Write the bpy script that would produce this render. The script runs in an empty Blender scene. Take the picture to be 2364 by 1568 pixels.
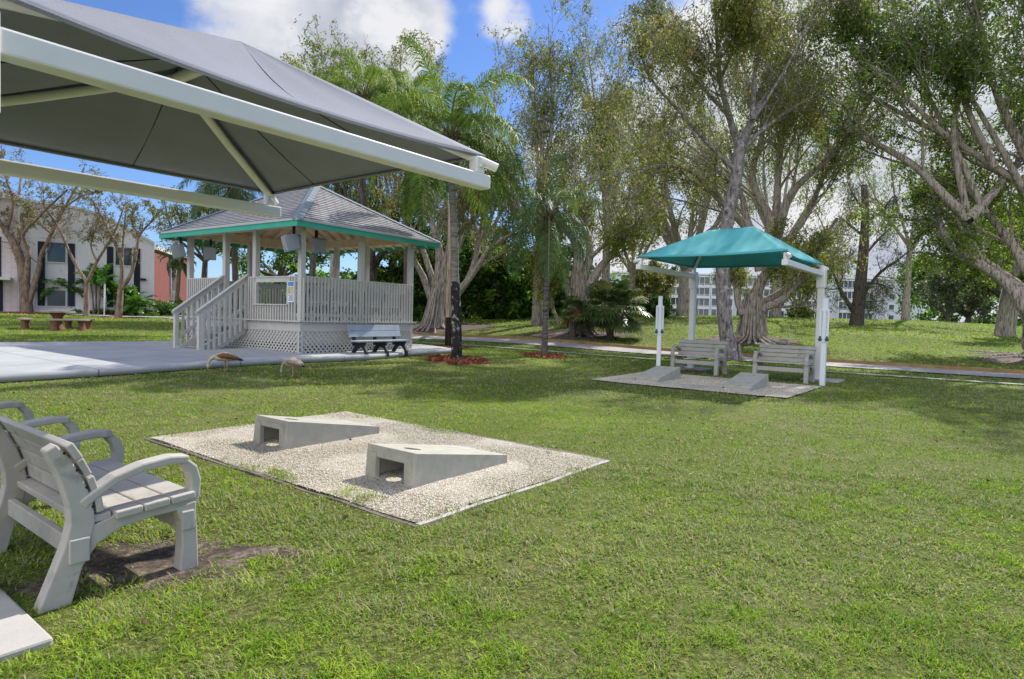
import bpy, bmesh, math, random
import numpy as np
from mathutils import Vector, Matrix
S = bpy.context.scene
COL = S.collection
PI = math.pi
# ------------------------------------------------------------------ frame of the pitch and the lens
F_, PIT, ROL, HC = 1453.2, .0354, .0263, 1.42      # focal length in photo pixels (2364 wide), pitch, roll, eye height
ANG = .6549                                         # heading of the throwing axis
SUN_E, SKY_S, EXPO = 4.7, .14, .60
CLOUD_DARK, CLOUD_LIT, BACK_FILL = (1.75, 2.0, 2.6), (4.1, 4.1, 4.25), 2.3
SKY_TINT = (.41, .52, .73)
CLOUDS = [(600, 50, 8, 3, .34), (850, 25, 8, 3, .36), (470, 60, 5, 1, .22), (740, 120, 9, 3, .36), (1180, 40, 3, .5, .14), (1950, 400, 24, 9, .34), (1480, 500, 16, 5, .3), (2250, -60, 9, 2, .2), (1000,640,12,3,.14)]
U = np.array([math.sin(ANG), math.cos(ANG), 0]); V = np.array([math.cos(ANG), -math.sin(ANG), 0])
cp, sp = math.cos(PIT), math.sin(PIT)
FW = np.array([0, cp, -sp]); _u = np.array([0, sp, cp]); _r = np.array([1., 0, 0])
RT = math.cos(ROL)*_r + math.sin(ROL)*_u; UP = -math.sin(ROL)*_r + math.cos(ROL)*_u
def at(x, y, d):                                    # the point seen at a photo pixel, d metres ahead
    q = FW + RT*(x-1182)/F_ - UP*(y-784.2)/F_
    return np.array([0, 0, HC]) + q*d/q[1]
def uv(a, b, z=0): p = U*a + V*b; return (p[0], p[1], z)
# ------------------------------------------------------------------ terrain: smooth surface through surveyed heights
CP = np.array([(-3,3,0),(0,0,0),(3,3,0),(0,6,0),(-4,8,.02),(4,8,0),(8,6,0),(12,10,0),(-8,4,0),(1.8,14.5,0),(6,12,0),(7,15,0),(3.5,17,.03),(5.2,18.3,.06),(8,16.5,0),
 (-1.5,17.5,.15),(1.1,21,.12),(-2.35,23.3,.2),(-5.2,15.5,.255),(-2.2,18.9,.26),(-9.5,18.7,.26),(-7,22,.26),(-9,10.5,.08),(-14,14,.2),(-6.5,13.5,.22),
 (-5.2,34,.35),(5,27,.2),(8.9,25,.1),(16.6,20.4,0),(24,15,0),(11.4,30,.62),(3.4,32,.6),(-4.5,36,.72),(31.6,40,1.15),(38.5,60,2.1),(9.8,45,1.75),(25,54,1.95),(27.3,48,1.45),
 (-29,38,.9),(-26,38,.82),(-20,36,.7),(-20,28,.46),(-36,42,.95),(-26,46,.95),(-80,80,1),(0,100,1.2),(100,100,1.5),(60,20,.3),(100,40,.8),(-60,20,.4),(0,-30,0),(50,-20,0),(-50,-20,0),
 (0,220,1),(160,220,1),(-160,220,1),(220,0,0),(-220,0,0),(40,90,1.2)], float)
def _k(d2): return np.sqrt(d2 + 9.0)
_A = _k(((CP[:, None, :2]-CP[None, :, :2])**2).sum(-1)); _n = len(CP)
_M = np.zeros((_n+1, _n+1)); _M[:_n, :_n] = _A - np.eye(_n)*.15; _M[:_n, _n] = 1; _M[_n, :_n] = 1
_W = np.linalg.solve(_M, np.append(CP[:, 2], 0))
def gzv(x, y):
    x = np.asarray(x, float); y = np.asarray(y, float); z = np.full(x.shape, _W[_n])
    for i in range(_n): z = z + _W[i]*_k((x-CP[i, 0])**2 + (y-CP[i, 1])**2)
    return z
def gz(x, y): return float(gzv(np.array([x]), np.array([y]))[0])
# ------------------------------------------------------------------ objects and tags
def tag(o, label=None, cat=None, group=None, kind=None):
    if label: o['label'] = label
    if cat: o['category'] = cat
    if group: o['group'] = group
    if kind: o['kind'] = kind
    return o
def thing(name, loc, rz, label, cat, group=None):
    o = bpy.data.objects.new(name, None); COL.objects.link(o); o.location = loc; o.rotation_euler = (0, 0, rz); o.empty_display_size = .2
    return tag(o, label, cat, group)
def copy_tree(o, parent=None):
    c = o.copy(); COL.objects.link(c)
    if parent is not None: c.parent = parent
    for ch in list(o.children): copy_tree(ch, c)
    return c
def clone(o, loc, rz, label):
    c = copy_tree(o); c.location = loc; c.rotation_euler = (0, 0, rz); c['label'] = label
    return c
class MB:
    def __init__(s): s.v = []; s.f = []; s.sm = []
    def add(s, vs, fs, smooth=False):
        o = len(s.v); s.v += [tuple(map(float, p)) for p in vs]; s.f += [tuple(i+o for i in f) for f in fs]; s.sm += [smooth]*len(fs); return s
    def box(s, c, d, R=None):
        x, y, z = d[0]/2, d[1]/2, d[2]/2
        vs = [Vector((i*x, j*y, k*z)) for i in (-1, 1) for j in (-1, 1) for k in (-1, 1)]
        if R is not None: vs = [R @ p for p in vs]
        c = Vector(c)
        return s.add([p+c for p in vs], [(0,1,3,2),(4,6,7,5),(0,4,5,1),(2,3,7,6),(0,2,6,4),(1,5,7,3)])
    def span(s, a, b): return s.box([(a[i]+b[i])/2 for i in range(3)], [abs(b[i]-a[i]) for i in range(3)])
    def bar(s, a, b, w, h, up=(0, 0, 1)):       # rectangular bar from a to b, w across, h along up
        a, b = Vector(a), Vector(b); d = b-a; L = d.length; d.normalize(); up = Vector(up)
        x = d.cross(up)
        if x.length < 1e-4: x = d.cross(Vector((1, 0, 0)))
        x.normalize(); z = x.cross(d)
        R = Matrix((x, d, z)).transposed()
        return s.box((a+b)/2, (w, L, h), R)
    def tube(s, pts, rad, n=8, cap=True, jit=None):
        pts = [Vector(p) for p in pts]; m = len(pts)
        if not hasattr(rad, '__len__'): rad = [rad]*m
        t = (pts[1]-pts[0]).normalized(); x = t.orthogonal().normalized(); vs = []
        for i, p in enumerate(pts):
            t = (pts[min(i+1, m-1)]-pts[max(i-1, 0)]); t = t.normalized() if t.length > 1e-6 else Vector((0, 0, 1))
            x = (x - t*x.dot(t)); x = x.normalized() if x.length > 1e-5 else t.orthogonal().normalized(); y = t.cross(x)
            for k in range(n):
                a = 2*PI*k/n; r = rad[i]*(jit(i, k) if jit else 1); vs.append(p + (x*math.cos(a)+y*math.sin(a))*r)
        fs = [(i*n+k, i*n+(k+1) % n, (i+1)*n+(k+1) % n, (i+1)*n+k) for i in range(m-1) for k in range(n)]
        s.add(vs, fs, n > 4)
        if cap: s.add(vs[:n], [tuple(range(n))[::-1]]); s.add(vs[-n:], [tuple(range(n))])
        return s
    def strip(s, pts, ws, x0, x1):              # flat bent strip in the y-z plane, extruded from x0 to x1
        m = len(pts); P = [Vector((0, p[0], p[1])) for p in pts]
        if not hasattr(ws, '__len__'): ws = [ws]*m
        vs = []
        for i in range(m):
            t = (P[min(i+1, m-1)]-P[max(i-1, 0)]).normalized(); nn = Vector((0, -t.z, t.y))
            for x, sg in ((x0, 1), (x0, -1), (x1, -1), (x1, 1)):
                q = P[i]+nn*ws[i]/2*sg; vs.append((x, q.y, q.z))
        fs = [(i*4+k, i*4+(k+1) % 4, i*4+4+(k+1) % 4, i*4+4+k) for i in range(m-1) for k in range(4)]
        fs += [(3, 2, 1, 0), tuple((m-1)*4+k for k in range(4))]
        return s.add(vs, fs)
    def prism(s, poly, a, b):                   # polygon (x,y) from z=a to z=b
        n = len(poly)
        return s.add([(p[0], p[1], a) for p in poly]+[(p[0], p[1], b) for p in poly], [tuple(range(n))[::-1], tuple(range(n, 2*n))]+[(i, (i+1) % n, n+(i+1) % n, n+i) for i in range(n)])
    def build(s, name, mat, parent=None, bevel=0, solid=0, smooth=None):
        me = bpy.data.meshes.new(name); me.from_pydata(s.v, [], s.f); me.update()
        bm = bmesh.new(); bm.from_mesh(me); bmesh.ops.recalc_face_normals(bm, faces=bm.faces); bm.to_mesh(me); bm.free()
        me.polygons.foreach_set('use_smooth', [smooth if smooth is not None else q for q in s.sm])
        return link(name, me, mat, parent, bevel, solid)
def link(name, me, mat, parent=None, bevel=0, solid=0):
    if mat: me.materials.append(mat)
    o = bpy.data.objects.new(name, me); COL.objects.link(o)
    if parent is not None: o.parent = parent
    if solid: m = o.modifiers.new('s', 'SOLIDIFY'); m.thickness = solid; m.offset = 0
    if bevel:
        m = o.modifiers.new('b', 'BEVEL'); m.width = bevel; m.segments = 2; m.limit_method = 'ANGLE'; m.angle_limit = .7
    return o
def np_mesh(name, verts, faces, k, mat, parent=None, attr=None, smooth=False):
    me = bpy.data.meshes.new(name); n = len(verts); m = len(faces)
    me.vertices.add(n); me.vertices.foreach_set('co', np.ascontiguousarray(verts, np.float32).ravel())
    me.loops.add(m*k); me.loops.foreach_set('vertex_index', np.ascontiguousarray(faces, np.int32).ravel())
    me.polygons.add(m); me.polygons.foreach_set('loop_start', np.arange(0, m*k, k, dtype=np.int32))
    if smooth: me.polygons.foreach_set('use_smooth', np.ones(m, bool))
    me.update(calc_edges=True)
    if attr is not None:
        a = me.attributes.new('tint', 'FLOAT', 'POINT'); a.data.foreach_set('value', np.ascontiguousarray(attr, np.float32))
    return link(name, me, mat, parent)
def grid_sheet(name, fx, nu, nv, mat, parent=None, smooth=True):
    vs = [fx(i/nu, j/nv) for j in range(nv+1) for i in range(nu+1)]
    fs = [(j*(nu+1)+i, j*(nu+1)+i+1, (j+1)*(nu+1)+i+1, (j+1)*(nu+1)+i) for j in range(nv) for i in range(nu)]
    m = MB(); m.add(vs, fs, smooth); return m
# ------------------------------------------------------------------ materials
class NT:
    def __init__(s, name):
        s.m = bpy.data.materials.new(name); s.m.use_nodes = True; s.t = s.m.node_tree; s.t.nodes.clear()
        s.out = s.n('ShaderNodeOutputMaterial')
    def n(s, ty, **kw):
        nd = s.t.nodes.new(ty)
        for k, v in kw.items():
            if k.startswith('i_'):
                key = k[2:]; key = int(key) if key.isdigit() else key.replace('_', ' ')
                nd.inputs[key].default_value = v
            else: setattr(nd, k, v)
        return nd
    def l(s, a, b): s.t.links.new(a, b)
    def coord(s, kind='Object', scale=(1, 1, 1)):
        tc = s.n('ShaderNodeTexCoord'); mp = s.n('ShaderNodeMapping'); mp.inputs['Scale'].default_value = scale
        s.l(tc.outputs[kind], mp.inputs['Vector']); return mp.outputs[0]
    def noise(s, vec, scale, detail=4, rough=.55):
        nd = s.n('ShaderNodeTexNoise', i_Scale=scale, i_Detail=detail, i_Roughness=rough)
        if vec is not None: s.l(vec, nd.inputs['Vector'])
        return nd.outputs['Fac']
    def ramp(s, fac, stops):
        r = s.n('ShaderNodeValToRGB'); e = r.color_ramp.elements
        while len(e) < len(stops): e.new(.5)
        for q, (p, c) in zip(e, stops): q.position = p; q.color = (*c, 1)
        s.l(fac, r.inputs[0]); return r.outputs[0]
    def mix(s, fac, a, b, blend='MIX'):
        m = s.n('ShaderNodeMix', data_type='RGBA', blend_type=blend)
        if isinstance(fac, (int, float)): m.inputs[0].default_value = fac
        else: s.l(fac, m.inputs[0])
        for i, q in ((6, a), (7, b)):
            if isinstance(q, tuple): m.inputs[i].default_value = (*q, 1)
            else: s.l(q, m.inputs[i])
        return m.outputs[2]
    def math(s, op, a, b=0.):
        m = s.n('ShaderNodeMath', operation=op)
        for i, q in ((0, a), (1, b)):
            if isinstance(q, (int, float)): m.inputs[i].default_value = q
            else: s.l(q, m.inputs[i])
        return m.outputs[0]
    def bump(s, h, strength=.3, dist=.02):
        b = s.n('ShaderNodeBump', i_Strength=strength, i_Distance=dist); s.l(h, b.inputs['Height']); return b.outputs[0]
    def surf(s, color, rough=.7, normal=None, spec=.3, metal=0, trans=0):
        p = s.n('ShaderNodeBsdfPrincipled', i_Roughness=rough, i_Metallic=metal); p.inputs['Specular IOR Level'].default_value = spec
        if isinstance(color, tuple): p.inputs['Base Color'].default_value = (*color, 1)
        else: s.l(color, p.inputs['Base Color'])
        if normal is not None: s.l(normal, p.inputs['Normal'])
        sh = p.outputs[0]
        if trans:
            t = s.n('ShaderNodeBsdfTranslucent')
            if isinstance(color, tuple): t.inputs[0].default_value = (*color, 1)
            else: s.l(color, t.inputs[0])
            m = s.n('ShaderNodeMixShader'); m.inputs[0].default_value = trans; s.l(sh, m.inputs[1]); s.l(t.outputs[0], m.inputs[2]); sh = m.outputs[0]
        s.l(sh, s.out.inputs[0]); return s.m
def sc(c, k): return tuple(min(1, q*k) for q in c)
def simple(name, col, rough=.6, var=.18, scale=3, bump=.08, bscale=60, spec=.3, trans=0, stain=None):
    t = NT(name); c = t.coord()
    fac = t.noise(c, scale, 6, .65)
    color = t.ramp(fac, [(.3, sc(col, 1-var)), (.7, sc(col, 1+var))])
    if stain:
        f2 = t.ramp(t.noise(c, stain[1], 5, .7), [(stain[2], (0, 0, 0)), (stain[2]+.15, (1, 1, 1))])
        color = t.mix(f2, color, stain[0])
    nrm = t.bump(t.noise(c, bscale, 3), bump, .01) if bump else None
    return t.surf(color, rough, nrm, spec, 0, trans)
M = {}
M['white_metal'] = simple('white_powder_coat', (.72, .705, .69), .35, .05, 2, .02, 200, .5)
M['post_white'] = simple('white_plastic_post', (.74, .77, .82), .45, .04, 2, .02)
M['bench'] = simple('grey_recycled_plastic', (.42, .395, .355), .55, .1, 6, .12, 90, .35, 0, ((.27, .25, .215), 5, .56))
M['concrete_board'] = simple('cast_concrete', (.40, .39, .33), .75, .16, 6, .3, 130, .3, 0, ((.27, .26, .21), 9, .58))
M['paint_white'] = simple('white_painted_timber', (.50, .485, .45), .6, .07, 4, .08, 50, .3, 0, ((.5, .48, .43), 3, .66))
M['beige'] = simple('beige_ceiling_boards', (.70, .55, .40), .75, .14, 3, .12, 30, .2)
M['teal_trim'] = simple('teal_green_fascia_paint', (.05, .36, .25), .55, .06, 3, .05)
M['drip'] = simple('grey_drip_edge', (.42, .43, .44), .45, .08, 3, .03)
M['hipcap'] = simple('blue_grey_cap_shingle', (.17, .21, .245), .85, .15, 8, .3, 90)
M['black'] = simple('black_plastic', (.018, .02, .03), .5, .2, 4, .05)
M['blueplank'] = simple('blue_grey_plank', (.30, .34, .41), .6, .12, 5, .08, 60)
M['whiteplank'] = simple('pale_plank', (.62, .62, .63), .6, .08, 5, .06)
M['speaker'] = simple('grey_speaker_shell', (.27, .295, .325), .55, .08, 5, .05)
M['grille'] = simple('grey_speaker_grille', (.31, .33, .36), .6, .06, 90, .3, 300)
M['stepgrey'] = simple('grey_step_board', (.30, .32, .35), .7, .15, 4, .1)
M['patio'] = simple('patio_concrete', (.33, .335, .345), .85, .12, 1.2, .15, 60, .2, 0, ((.27, .28, .29), 2.2, .6))
def patiomat():
    t = NT('broomed_patio_concrete'); c = t.coord(); b = t.n('ShaderNodeTexBrick', i_Scale=1., offset=0.); mp = t.n('ShaderNodeMapping'); tc = t.n('ShaderNodeTexCoord'); mp.inputs['Rotation'].default_value = (0, 0, -.97); t.l(tc.outputs['Object'], mp.inputs[0]); t.l(mp.outputs[0], b.inputs['Vector'])
    for k, v in (('Color1', (.40, .41, .41, 1)), ('Color2', (.36, .375, .385, 1)), ('Mortar', (.13, .13, .13, 1)), ('Mortar Size', .012), ('Brick Width', 2.6), ('Row Height', 2.4)): b.inputs[k].default_value = v
    f = t.noise(c, 1.1, 7, .7); g = t.noise(c, 60, 3)
    col = t.mix(t.ramp(f, [(.42, (0, 0, 0)), (.66, (.6, .6, .6))]), b.outputs['Color'], (.26, .265, .27))
    return t.surf(col, .85, t.bump(g, .2, .01), .2)
M['patio'] = patiomat()
M['slab'] = simple('footing_concrete', (.40, .38, .35), .85, .14, 3, .2, 80, .2, 0, ((.36, .34, .31), 6, .6))
M['road'] = simple('worn_path_asphalt', (.31, .295, .285), .9, .2, .8, .2, 40, .2)
M['kerb'] = simple('ochre_painted_kerb', (.25, .165, .07), .8, .3, 2.5, .15, 40)
M['walk'] = simple('narrow_concrete_strip', (.42, .44, .40), .85, .15, 2, .1)
M['timber'] = simple('weathered_edging_timber', (.15, .13, .105), .85, .3, 5, .3, 40)
M['mulch'] = simple('red_mulch', (.20, .055, .035), .95, .5, 14, .6, 50)
M['brownmulch'] = simple('brown_leaf_litter', (.085, .065, .05), .95, .5, 9, .6, 40)
M['black_shutter'] = simple('navy_black_shutter', (.012, .014, .03), .5, .2, 3, .03)
M['stone_table'] = simple('brown_stone_table', (.30, .25, .19), .85, .25, 6, .3, 40)
M['rustleg'] = simple('rust_brown_stone', (.17, .08, .05), .85, .3, 6, .3, 40)
M['flash'] = simple('pale_flashing', (.62, .62, .62), .5, .05)
M['skin_leg'] = simple('pink_bird_leg', (.40, .25, .2), .6, .1)
def dirtmat():
    t = NT('leafy_bare_dirt'); c = t.coord(); f = t.noise(c, 22, 8, .75); g = t.noise(c, 5, 4)
    color = t.ramp(f, [(.3, (.05, .038, .03)), (.48, (.16, .125, .10)), (.6, (.30, .24, .19)), (.72, (.42, .36, .29))]); color = t.mix(t.ramp(g, [(.4, (0, 0, 0)), (.6, (.7, .7, .7))]), color, (.06, .045, .04))
    return t.surf(color, .95, t.bump(f, .9, .04), .15)
M['dirt'] = dirtmat()
def glass_mat(name, col, rough=.08):
    t = NT(name); c = t.coord(); f = t.noise(c, 1.3, 3)
    return t.surf(t.ramp(f, [(.35, col), (.7, sc(col, 2.2))]), rough, None, .8)
M['glass'] = glass_mat('dark_window_glass', (.02, .03, .035))
M['glass_far'] = glass_mat('far_window_glass', (.03, .04, .055))
def fabric(name, col, trans):
    t = NT(name); c = t.coord(); w = t.noise(c, 260, 2, .6); big = t.noise(c, 1.6, 4)
    color = t.mix(t.ramp(big, [(.35, (0, 0, 0)), (.7, (1, 1, 1))]), sc(col, .86), sc(col, 1.1))
    color = t.mix(t.ramp(w, [(.38, (0, 0, 0)), (.62, (1, 1, 1))]), color, sc(col, 1.35))
    return t.surf(color, .8, t.bump(w, .25, .004), .25, 0, trans)
M['fab_grey'] = fabric('grey_shade_cloth', (.21, .22, .255), .16)
M['fab_teal'] = fabric('teal_shade_cloth', (.10, .43, .45), .3)
def bark(name, c0, c1, scale=(6, 6, 1.2), lichen=None):
    t = NT(name); c = t.coord('Object', scale); f = t.noise(c, 2.2, 8, .7)
    color = t.ramp(f, [(.36, c0), (.52, c1), (.68, sc(c1, 1.35))])
    if lichen: color = t.mix(t.ramp(t.noise(t.coord(), lichen[1], 6, .7), [(lichen[2], (0, 0, 0)), (lichen[2]+.06, (1, 1, 1))]), color, lichen[0])
    return t.surf(color, .9, t.bump(f, 1., .09), .15)
M['bark_ficus'] = bark('grey_fig_bark', (.07, .06, .052), (.40, .35, .30), (7, 7, .9))
M['bark_dark'] = bark('dark_wet_bark', (.03, .025, .02), (.125, .105, .088))
M['bark_pine'] = bark('flaky_pine_bark', (.06, .05, .05), (.29, .255, .25), (4, 4, 1.5), ((.48, .46, .47), 5, .55))
M['bark_tan'] = bark('smooth_tan_bark', (.11, .075, .055), (.27, .20, .155), (3, 3, 1))
M['bark_palm'] = bark('ringed_palm_bark', (.13, .12, .105), (.28, .26, .23), (1.5, 1.5, 9))
M['bark_palm_base'] = bark('lichened_palm_base', (.012, .012, .012), (.04, .037, .035), (3, 3, 3), ((.34, .34, .33), 5.5, .54))
M['bark_slim'] = bark('dark_ringed_palm_bark', (.05, .042, .04), (.2, .17, .16), (2, 2, 10))
M['shaft'] = simple('brown_frond_sheath', (.14, .085, .06), .8, .3, 7, .2, 40)
M['pole_wood'] = bark('sunlit_pole_timber', (.22, .17, .12), (.46, .37, .27), (8, 8, .6))
M['pole_dark'] = bark('charred_pole_foot', (.01, .009, .008), (.05, .035, .025), (8, 8, .6))
def leafmat(name, cols, trans=.54, rough=.5, spec=.35):
    t = NT(name); a = t.n('ShaderNodeAttribute', attribute_name='tint'); n = len(cols)
    color = t.ramp(a.outputs['Fac'], [((i+.0)/(n-1), c) for i, c in enumerate(cols)])
    return t.surf(color, rough, None, spec, 0, trans)
M['lf_fig'] = leafmat('fig_leaves', [(.085, .12, .022), (.165, .215, .032), (.26, .30, .045), (.36, .30, .06)])
M['lf_fig2'] = leafmat('bright_fig_leaves', [(.06, .11, .015), (.13, .215, .022), (.22, .33, .035), (.32, .36, .06)])
M['lf_olive'] = leafmat('olive_leaves', [(.09, .115, .028), (.175, .205, .04), (.27, .285, .055), (.37, .29, .07)])
M['lf_pine'] = leafmat('grey_green_needles', [(0.052, 0.065, 0.036), (0.098, 0.117, 0.058), (0.156, 0.176, 0.078), (0.195, 0.195, 0.091)], .25)
M['lf_dark'] = leafmat('dark_shrub_leaves', [(0.019, 0.053, 0.011), (0.048, 0.114, 0.015), (0.114, 0.247, 0.023), (0.247, 0.399, 0.038)])
M['lf_grey'] = leafmat('silvery_leaves', [(0.060, 0.078, 0.042), (0.108, 0.132, 0.072), (0.180, 0.204, 0.108), (0.228, 0.240, 0.120)])
M['chips'] = leafmat('red_mulch_chips', [(.09, .03, .02), (.2, .06, .035), (.3, .11, .06), (.36, .19, .12)], .05, .85, .1)
M['lf_palm'] = leafmat('queen_palm_leaflets', [(.035, .075, .012), (.09, .17, .02), (.18, .29, .028), (.34, .40, .055)], .42, .55, .25)
M['lf_palm2'] = leafmat('blue_green_leaflets', [(.03, .065, .025), (.065, .125, .04), (.11, .18, .05), (.17, .24, .07)], .38, .5, .3)
M['lf_fan'] = leafmat('fan_palm_leaflets', [(0.030, 0.053, 0.018), (0.060, 0.112, 0.030), (0.135, 0.195, 0.060), (0.330, 0.285, 0.105)], .2, .35, .5)
M['lf_dead'] = leafmat('dead_fronds', [(.10, .05, .025), (.19, .10, .05), (.28, .16, .08), (.32, .2, .1)], .15)
M['lf_bare'] = leafmat('sparse_yellow_leaves', [(.13, .15, .04), (.2, .21, .05), (.27, .28, .07), (.34, .30, .10)], .45)
M['lf_shrub'] = leafmat('glossy_green_leaves', [(0.024, 0.072, 0.012), (0.060, 0.168, 0.018), (0.108, 0.264, 0.024), (0.192, 0.360, 0.048)], .3, .35, .5)
M['flower'] = leafmat('ginger_leaves', [(.2, .12, .02), (.26, .16, .02), (.3, .2, .03), (.32, .24, .05)], .3)
M['grass'] = leafmat('lawn_blades', [(.48, .44, .25), (.15, .205, .03), (.17, .33, .022), (.34, .49, .035), (.47, .56, .075)], .45, .6, .15)
M['fallen'] = leafmat('fallen_leaf_browns', [(.10, .06, .03), (.2, .12, .05), (.3, .2, .09), (.36, .29, .16)], .1, .8, .1)
def lawnmat():
    t = NT('lawn_ground'); tc = t.n('ShaderNodeTexCoord').outputs['Object']
    big = t.noise(tc, .35, 5, .6); mid = t.noise(tc, 2.2, 6, .7); fine = t.noise(tc, 26, 5, .75); vf = t.noise(tc, 90, 3, .7)
    g = t.ramp(fine, [(.28, (.014, .017, .007)), (.5, (.11, .135, .026)), (.72, (.36, .40, .10))])
    dry = t.ramp(vf, [(.3, (.11, .10, .05)), (.7, (.33, .30, .15))])
    k = t.math('ADD', t.math('MULTIPLY', big, .55), t.math('MULTIPLY', mid, .45))
    color = t.mix(t.ramp(k, [(.49, (0, 0, 0)), (.62, (.75, .75, .75))]), g, dry)
    lush = t.ramp(t.noise(tc, .16, 3), [(.45, (0, 0, 0)), (.65, (.5, .5, .5))])
    color = t.mix(lush, color, (.17, .26, .02))
    h = t.math('ADD', fine, t.math('MULTIPLY', vf, .6))
    return t.surf(color, .9, t.bump(h, .8, .06), .15)
M['lawn'] = lawnmat()
def gravelmat():
    t = NT('crushed_shell_gravel'); tc = t.n('ShaderNodeTexCoord').outputs['Object']
    vo = t.n('ShaderNodeTexVoronoi', i_Scale=75.); t.l(tc, vo.inputs['Vector'])
    sep = t.n('ShaderNodeSeparateColor'); t.l(vo.outputs['Color'], sep.inputs[0])
    c = t.ramp(sep.outputs[0], [(0, (.30, .255, .20)), (.5, (.55, .49, .40)), (1, (.74, .69, .60))])
    c = t.mix(t.ramp(t.noise(tc, 1.4, 5), [(.45, (0, 0, 0)), (.7, (.5, .5, .5))]), c, (.40, .37, .31))
    h = t.math('MULTIPLY', vo.outputs['Distance'], -1)
    return t.surf(c, .9, t.bump(h, .9, .02), .2)
M['gravel'] = gravelmat()
M['pebble'] = leafmat('shell_pebbles', [(.33, .285, .215), (.53, .475, .375), (.68, .62, .505), (.80, .75, .65)], 0, .85, .2)
def shingle():
    t = NT('grey_asphalt_shingles'); u = t.n('ShaderNodeUVMap', uv_map='UVMap').outputs[0]
    b = t.n('ShaderNodeTexBrick', i_Scale=1., offset=.5); t.l(u, b.inputs['Vector'])
    for k, v in (('Color1', (.30, .295, .30, 1)), ('Color2', (.20, .20, .215, 1)), ('Mortar', (.06, .06, .07, 1)), ('Mortar Size', .012), ('Brick Width', .3), ('Row Height', .14), ('Bias', 0.)): b.inputs[k].default_value = v
    f = t.noise(u, 1.2, 5); g = t.noise(u, 150, 2)
    c = t.mix(t.ramp(f, [(.35, (0, 0, 0)), (.7, (.6, .6, .6))]), b.outputs['Color'], (.17, .17, .19))
    c = t.mix(t.ramp(g, [(.4, (0, 0, 0)), (.6, (.3, .3, .3))]), c, (.4, .4, .41))
    return t.surf(c, .92, t.bump(g, .3, .005), .15)
M['shingle'] = shingle()
def brickmat(name, c1, c2, mo, w, h, scale=1.):
    t = NT(name); c = t.n('ShaderNodeUVMap', uv_map='UVMap').outputs[0]
    b = t.n('ShaderNodeTexBrick', i_Scale=scale, offset=.5); t.l(c, b.inputs['Vector'])
    for k, v in (('Color1', (*c1, 1)), ('Color2', (*c2, 1)), ('Mortar', (*mo, 1)), ('Mortar Size', .012), ('Brick Width', w), ('Row Height', h)): b.inputs[k].default_value = v
    f = t.noise(c, .7, 5)
    col = t.mix(t.ramp(f, [(.35, (0, 0, 0)), (.75, (.35, .35, .35))]), b.outputs['Color'], sc(c1, .75))
    return t.surf(col, .85, t.bump(b.outputs['Fac'], .3, .008), .2)
M['brick_white'] = brickmat('white_painted_brick', (.84, .82, .86), (.81, .79, .83), (.66, .63, .68), .25, .085)
M['brick_pink'] = brickmat('pinkish_render', (.72, .61, .62), (.70, .60, .60), (.48, .42, .42), .6, .3)
M['brick_red'] = brickmat('red_brick', (.21, .048, .042), (.17, .04, .036), (.25, .14, .125), .22, .08)
M['apt'] = simple('blue_white_render', (.55, .58, .64), .8, .08, .15, .05, 4)
M['apt_trim'] = simple('white_balcony_trim', (.66, .67, .70), .7, .05, .3, .02)
# ------------------------------------------------------------------ camera, sun, sky
cam = bpy.data.cameras.new('camera'); co = bpy.data.objects.new('camera', cam); COL.objects.link(co); S.camera = co
Rm = Matrix([[RT[i], UP[i], -FW[i]] for i in range(3)]).to_4x4(); Rm.translation = (0, 0, HC); co.matrix_world = Rm
cam.sensor_fit = 'HORIZONTAL'; cam.sensor_width = 36; cam.lens = 36*F_/2364; cam.clip_start = .05; cam.clip_end = 2000
SUN = Vector((.433, .5745, .695)).normalized()
sl = bpy.data.lights.new('sun', 'SUN'); so = bpy.data.objects.new('sun', sl); COL.objects.link(so)
so.rotation_euler = SUN.to_track_quat('Z', 'Y').to_euler(); so.location = (30, 20, 60)
sl.energy = SUN_E; sl.angle = math.radians(.55); sl.color = (1, .95, .86)
w = bpy.data.worlds.new('World'); S.world = w; w.use_nodes = True; wt = w.node_tree; wt.nodes.clear()
class WN(NT):
    def __init__(s): s.t = wt
W_ = WN(); bg = W_.n('ShaderNodeBackground', i_Strength=SKY_S); wo = W_.n('ShaderNodeOutputWorld'); W_.l(bg.outputs[0], wo.inputs[0])
sky = W_.n('ShaderNodeTexSky', sky_type='NISHITA', sun_disc=False, sun_elevation=math.asin(SUN.z), sun_rotation=math.atan2(SUN.x, SUN.y), altitude=0., air_density=1., dust_density=.3, ozone_density=2.5)
dirv = W_.n('ShaderNodeTexCoord').outputs['Generated']
def vmath(op, a, b=None):
    m = W_.n('ShaderNodeVectorMath', operation=op)
    for i, q in ((0, a), (1, b)):
        if q is None: continue
        if isinstance(q, (tuple, list)): m.inputs[i].default_value = q
        else: W_.l(q, m.inputs[i])
    return m
def smooth(val, a, b, lo=0., hi=1.):
    m = W_.n('ShaderNodeMapRange', interpolation_type='SMOOTHSTEP'); W_.l(val, m.inputs[0])
    for i, q in enumerate((a, b, lo, hi)): m.inputs[i+1].default_value = q
    return m.outputs[0]
def skydir(x, y): q = FW + RT*(x-1182)/F_ - UP*(y-784.2)/F_; q = q/np.linalg.norm(q); return tuple(map(float, q))
blob = None
for bx, by, ro, ri, amt in CLOUDS:
    dt = vmath('DOT_PRODUCT', dirv, skydir(bx, by)).outputs['Value']
    b = smooth(dt, math.cos(math.radians(ro)), math.cos(math.radians(ri)), 0, amt)
    blob = b if blob is None else W_.math('MAXIMUM', blob, b)
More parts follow.
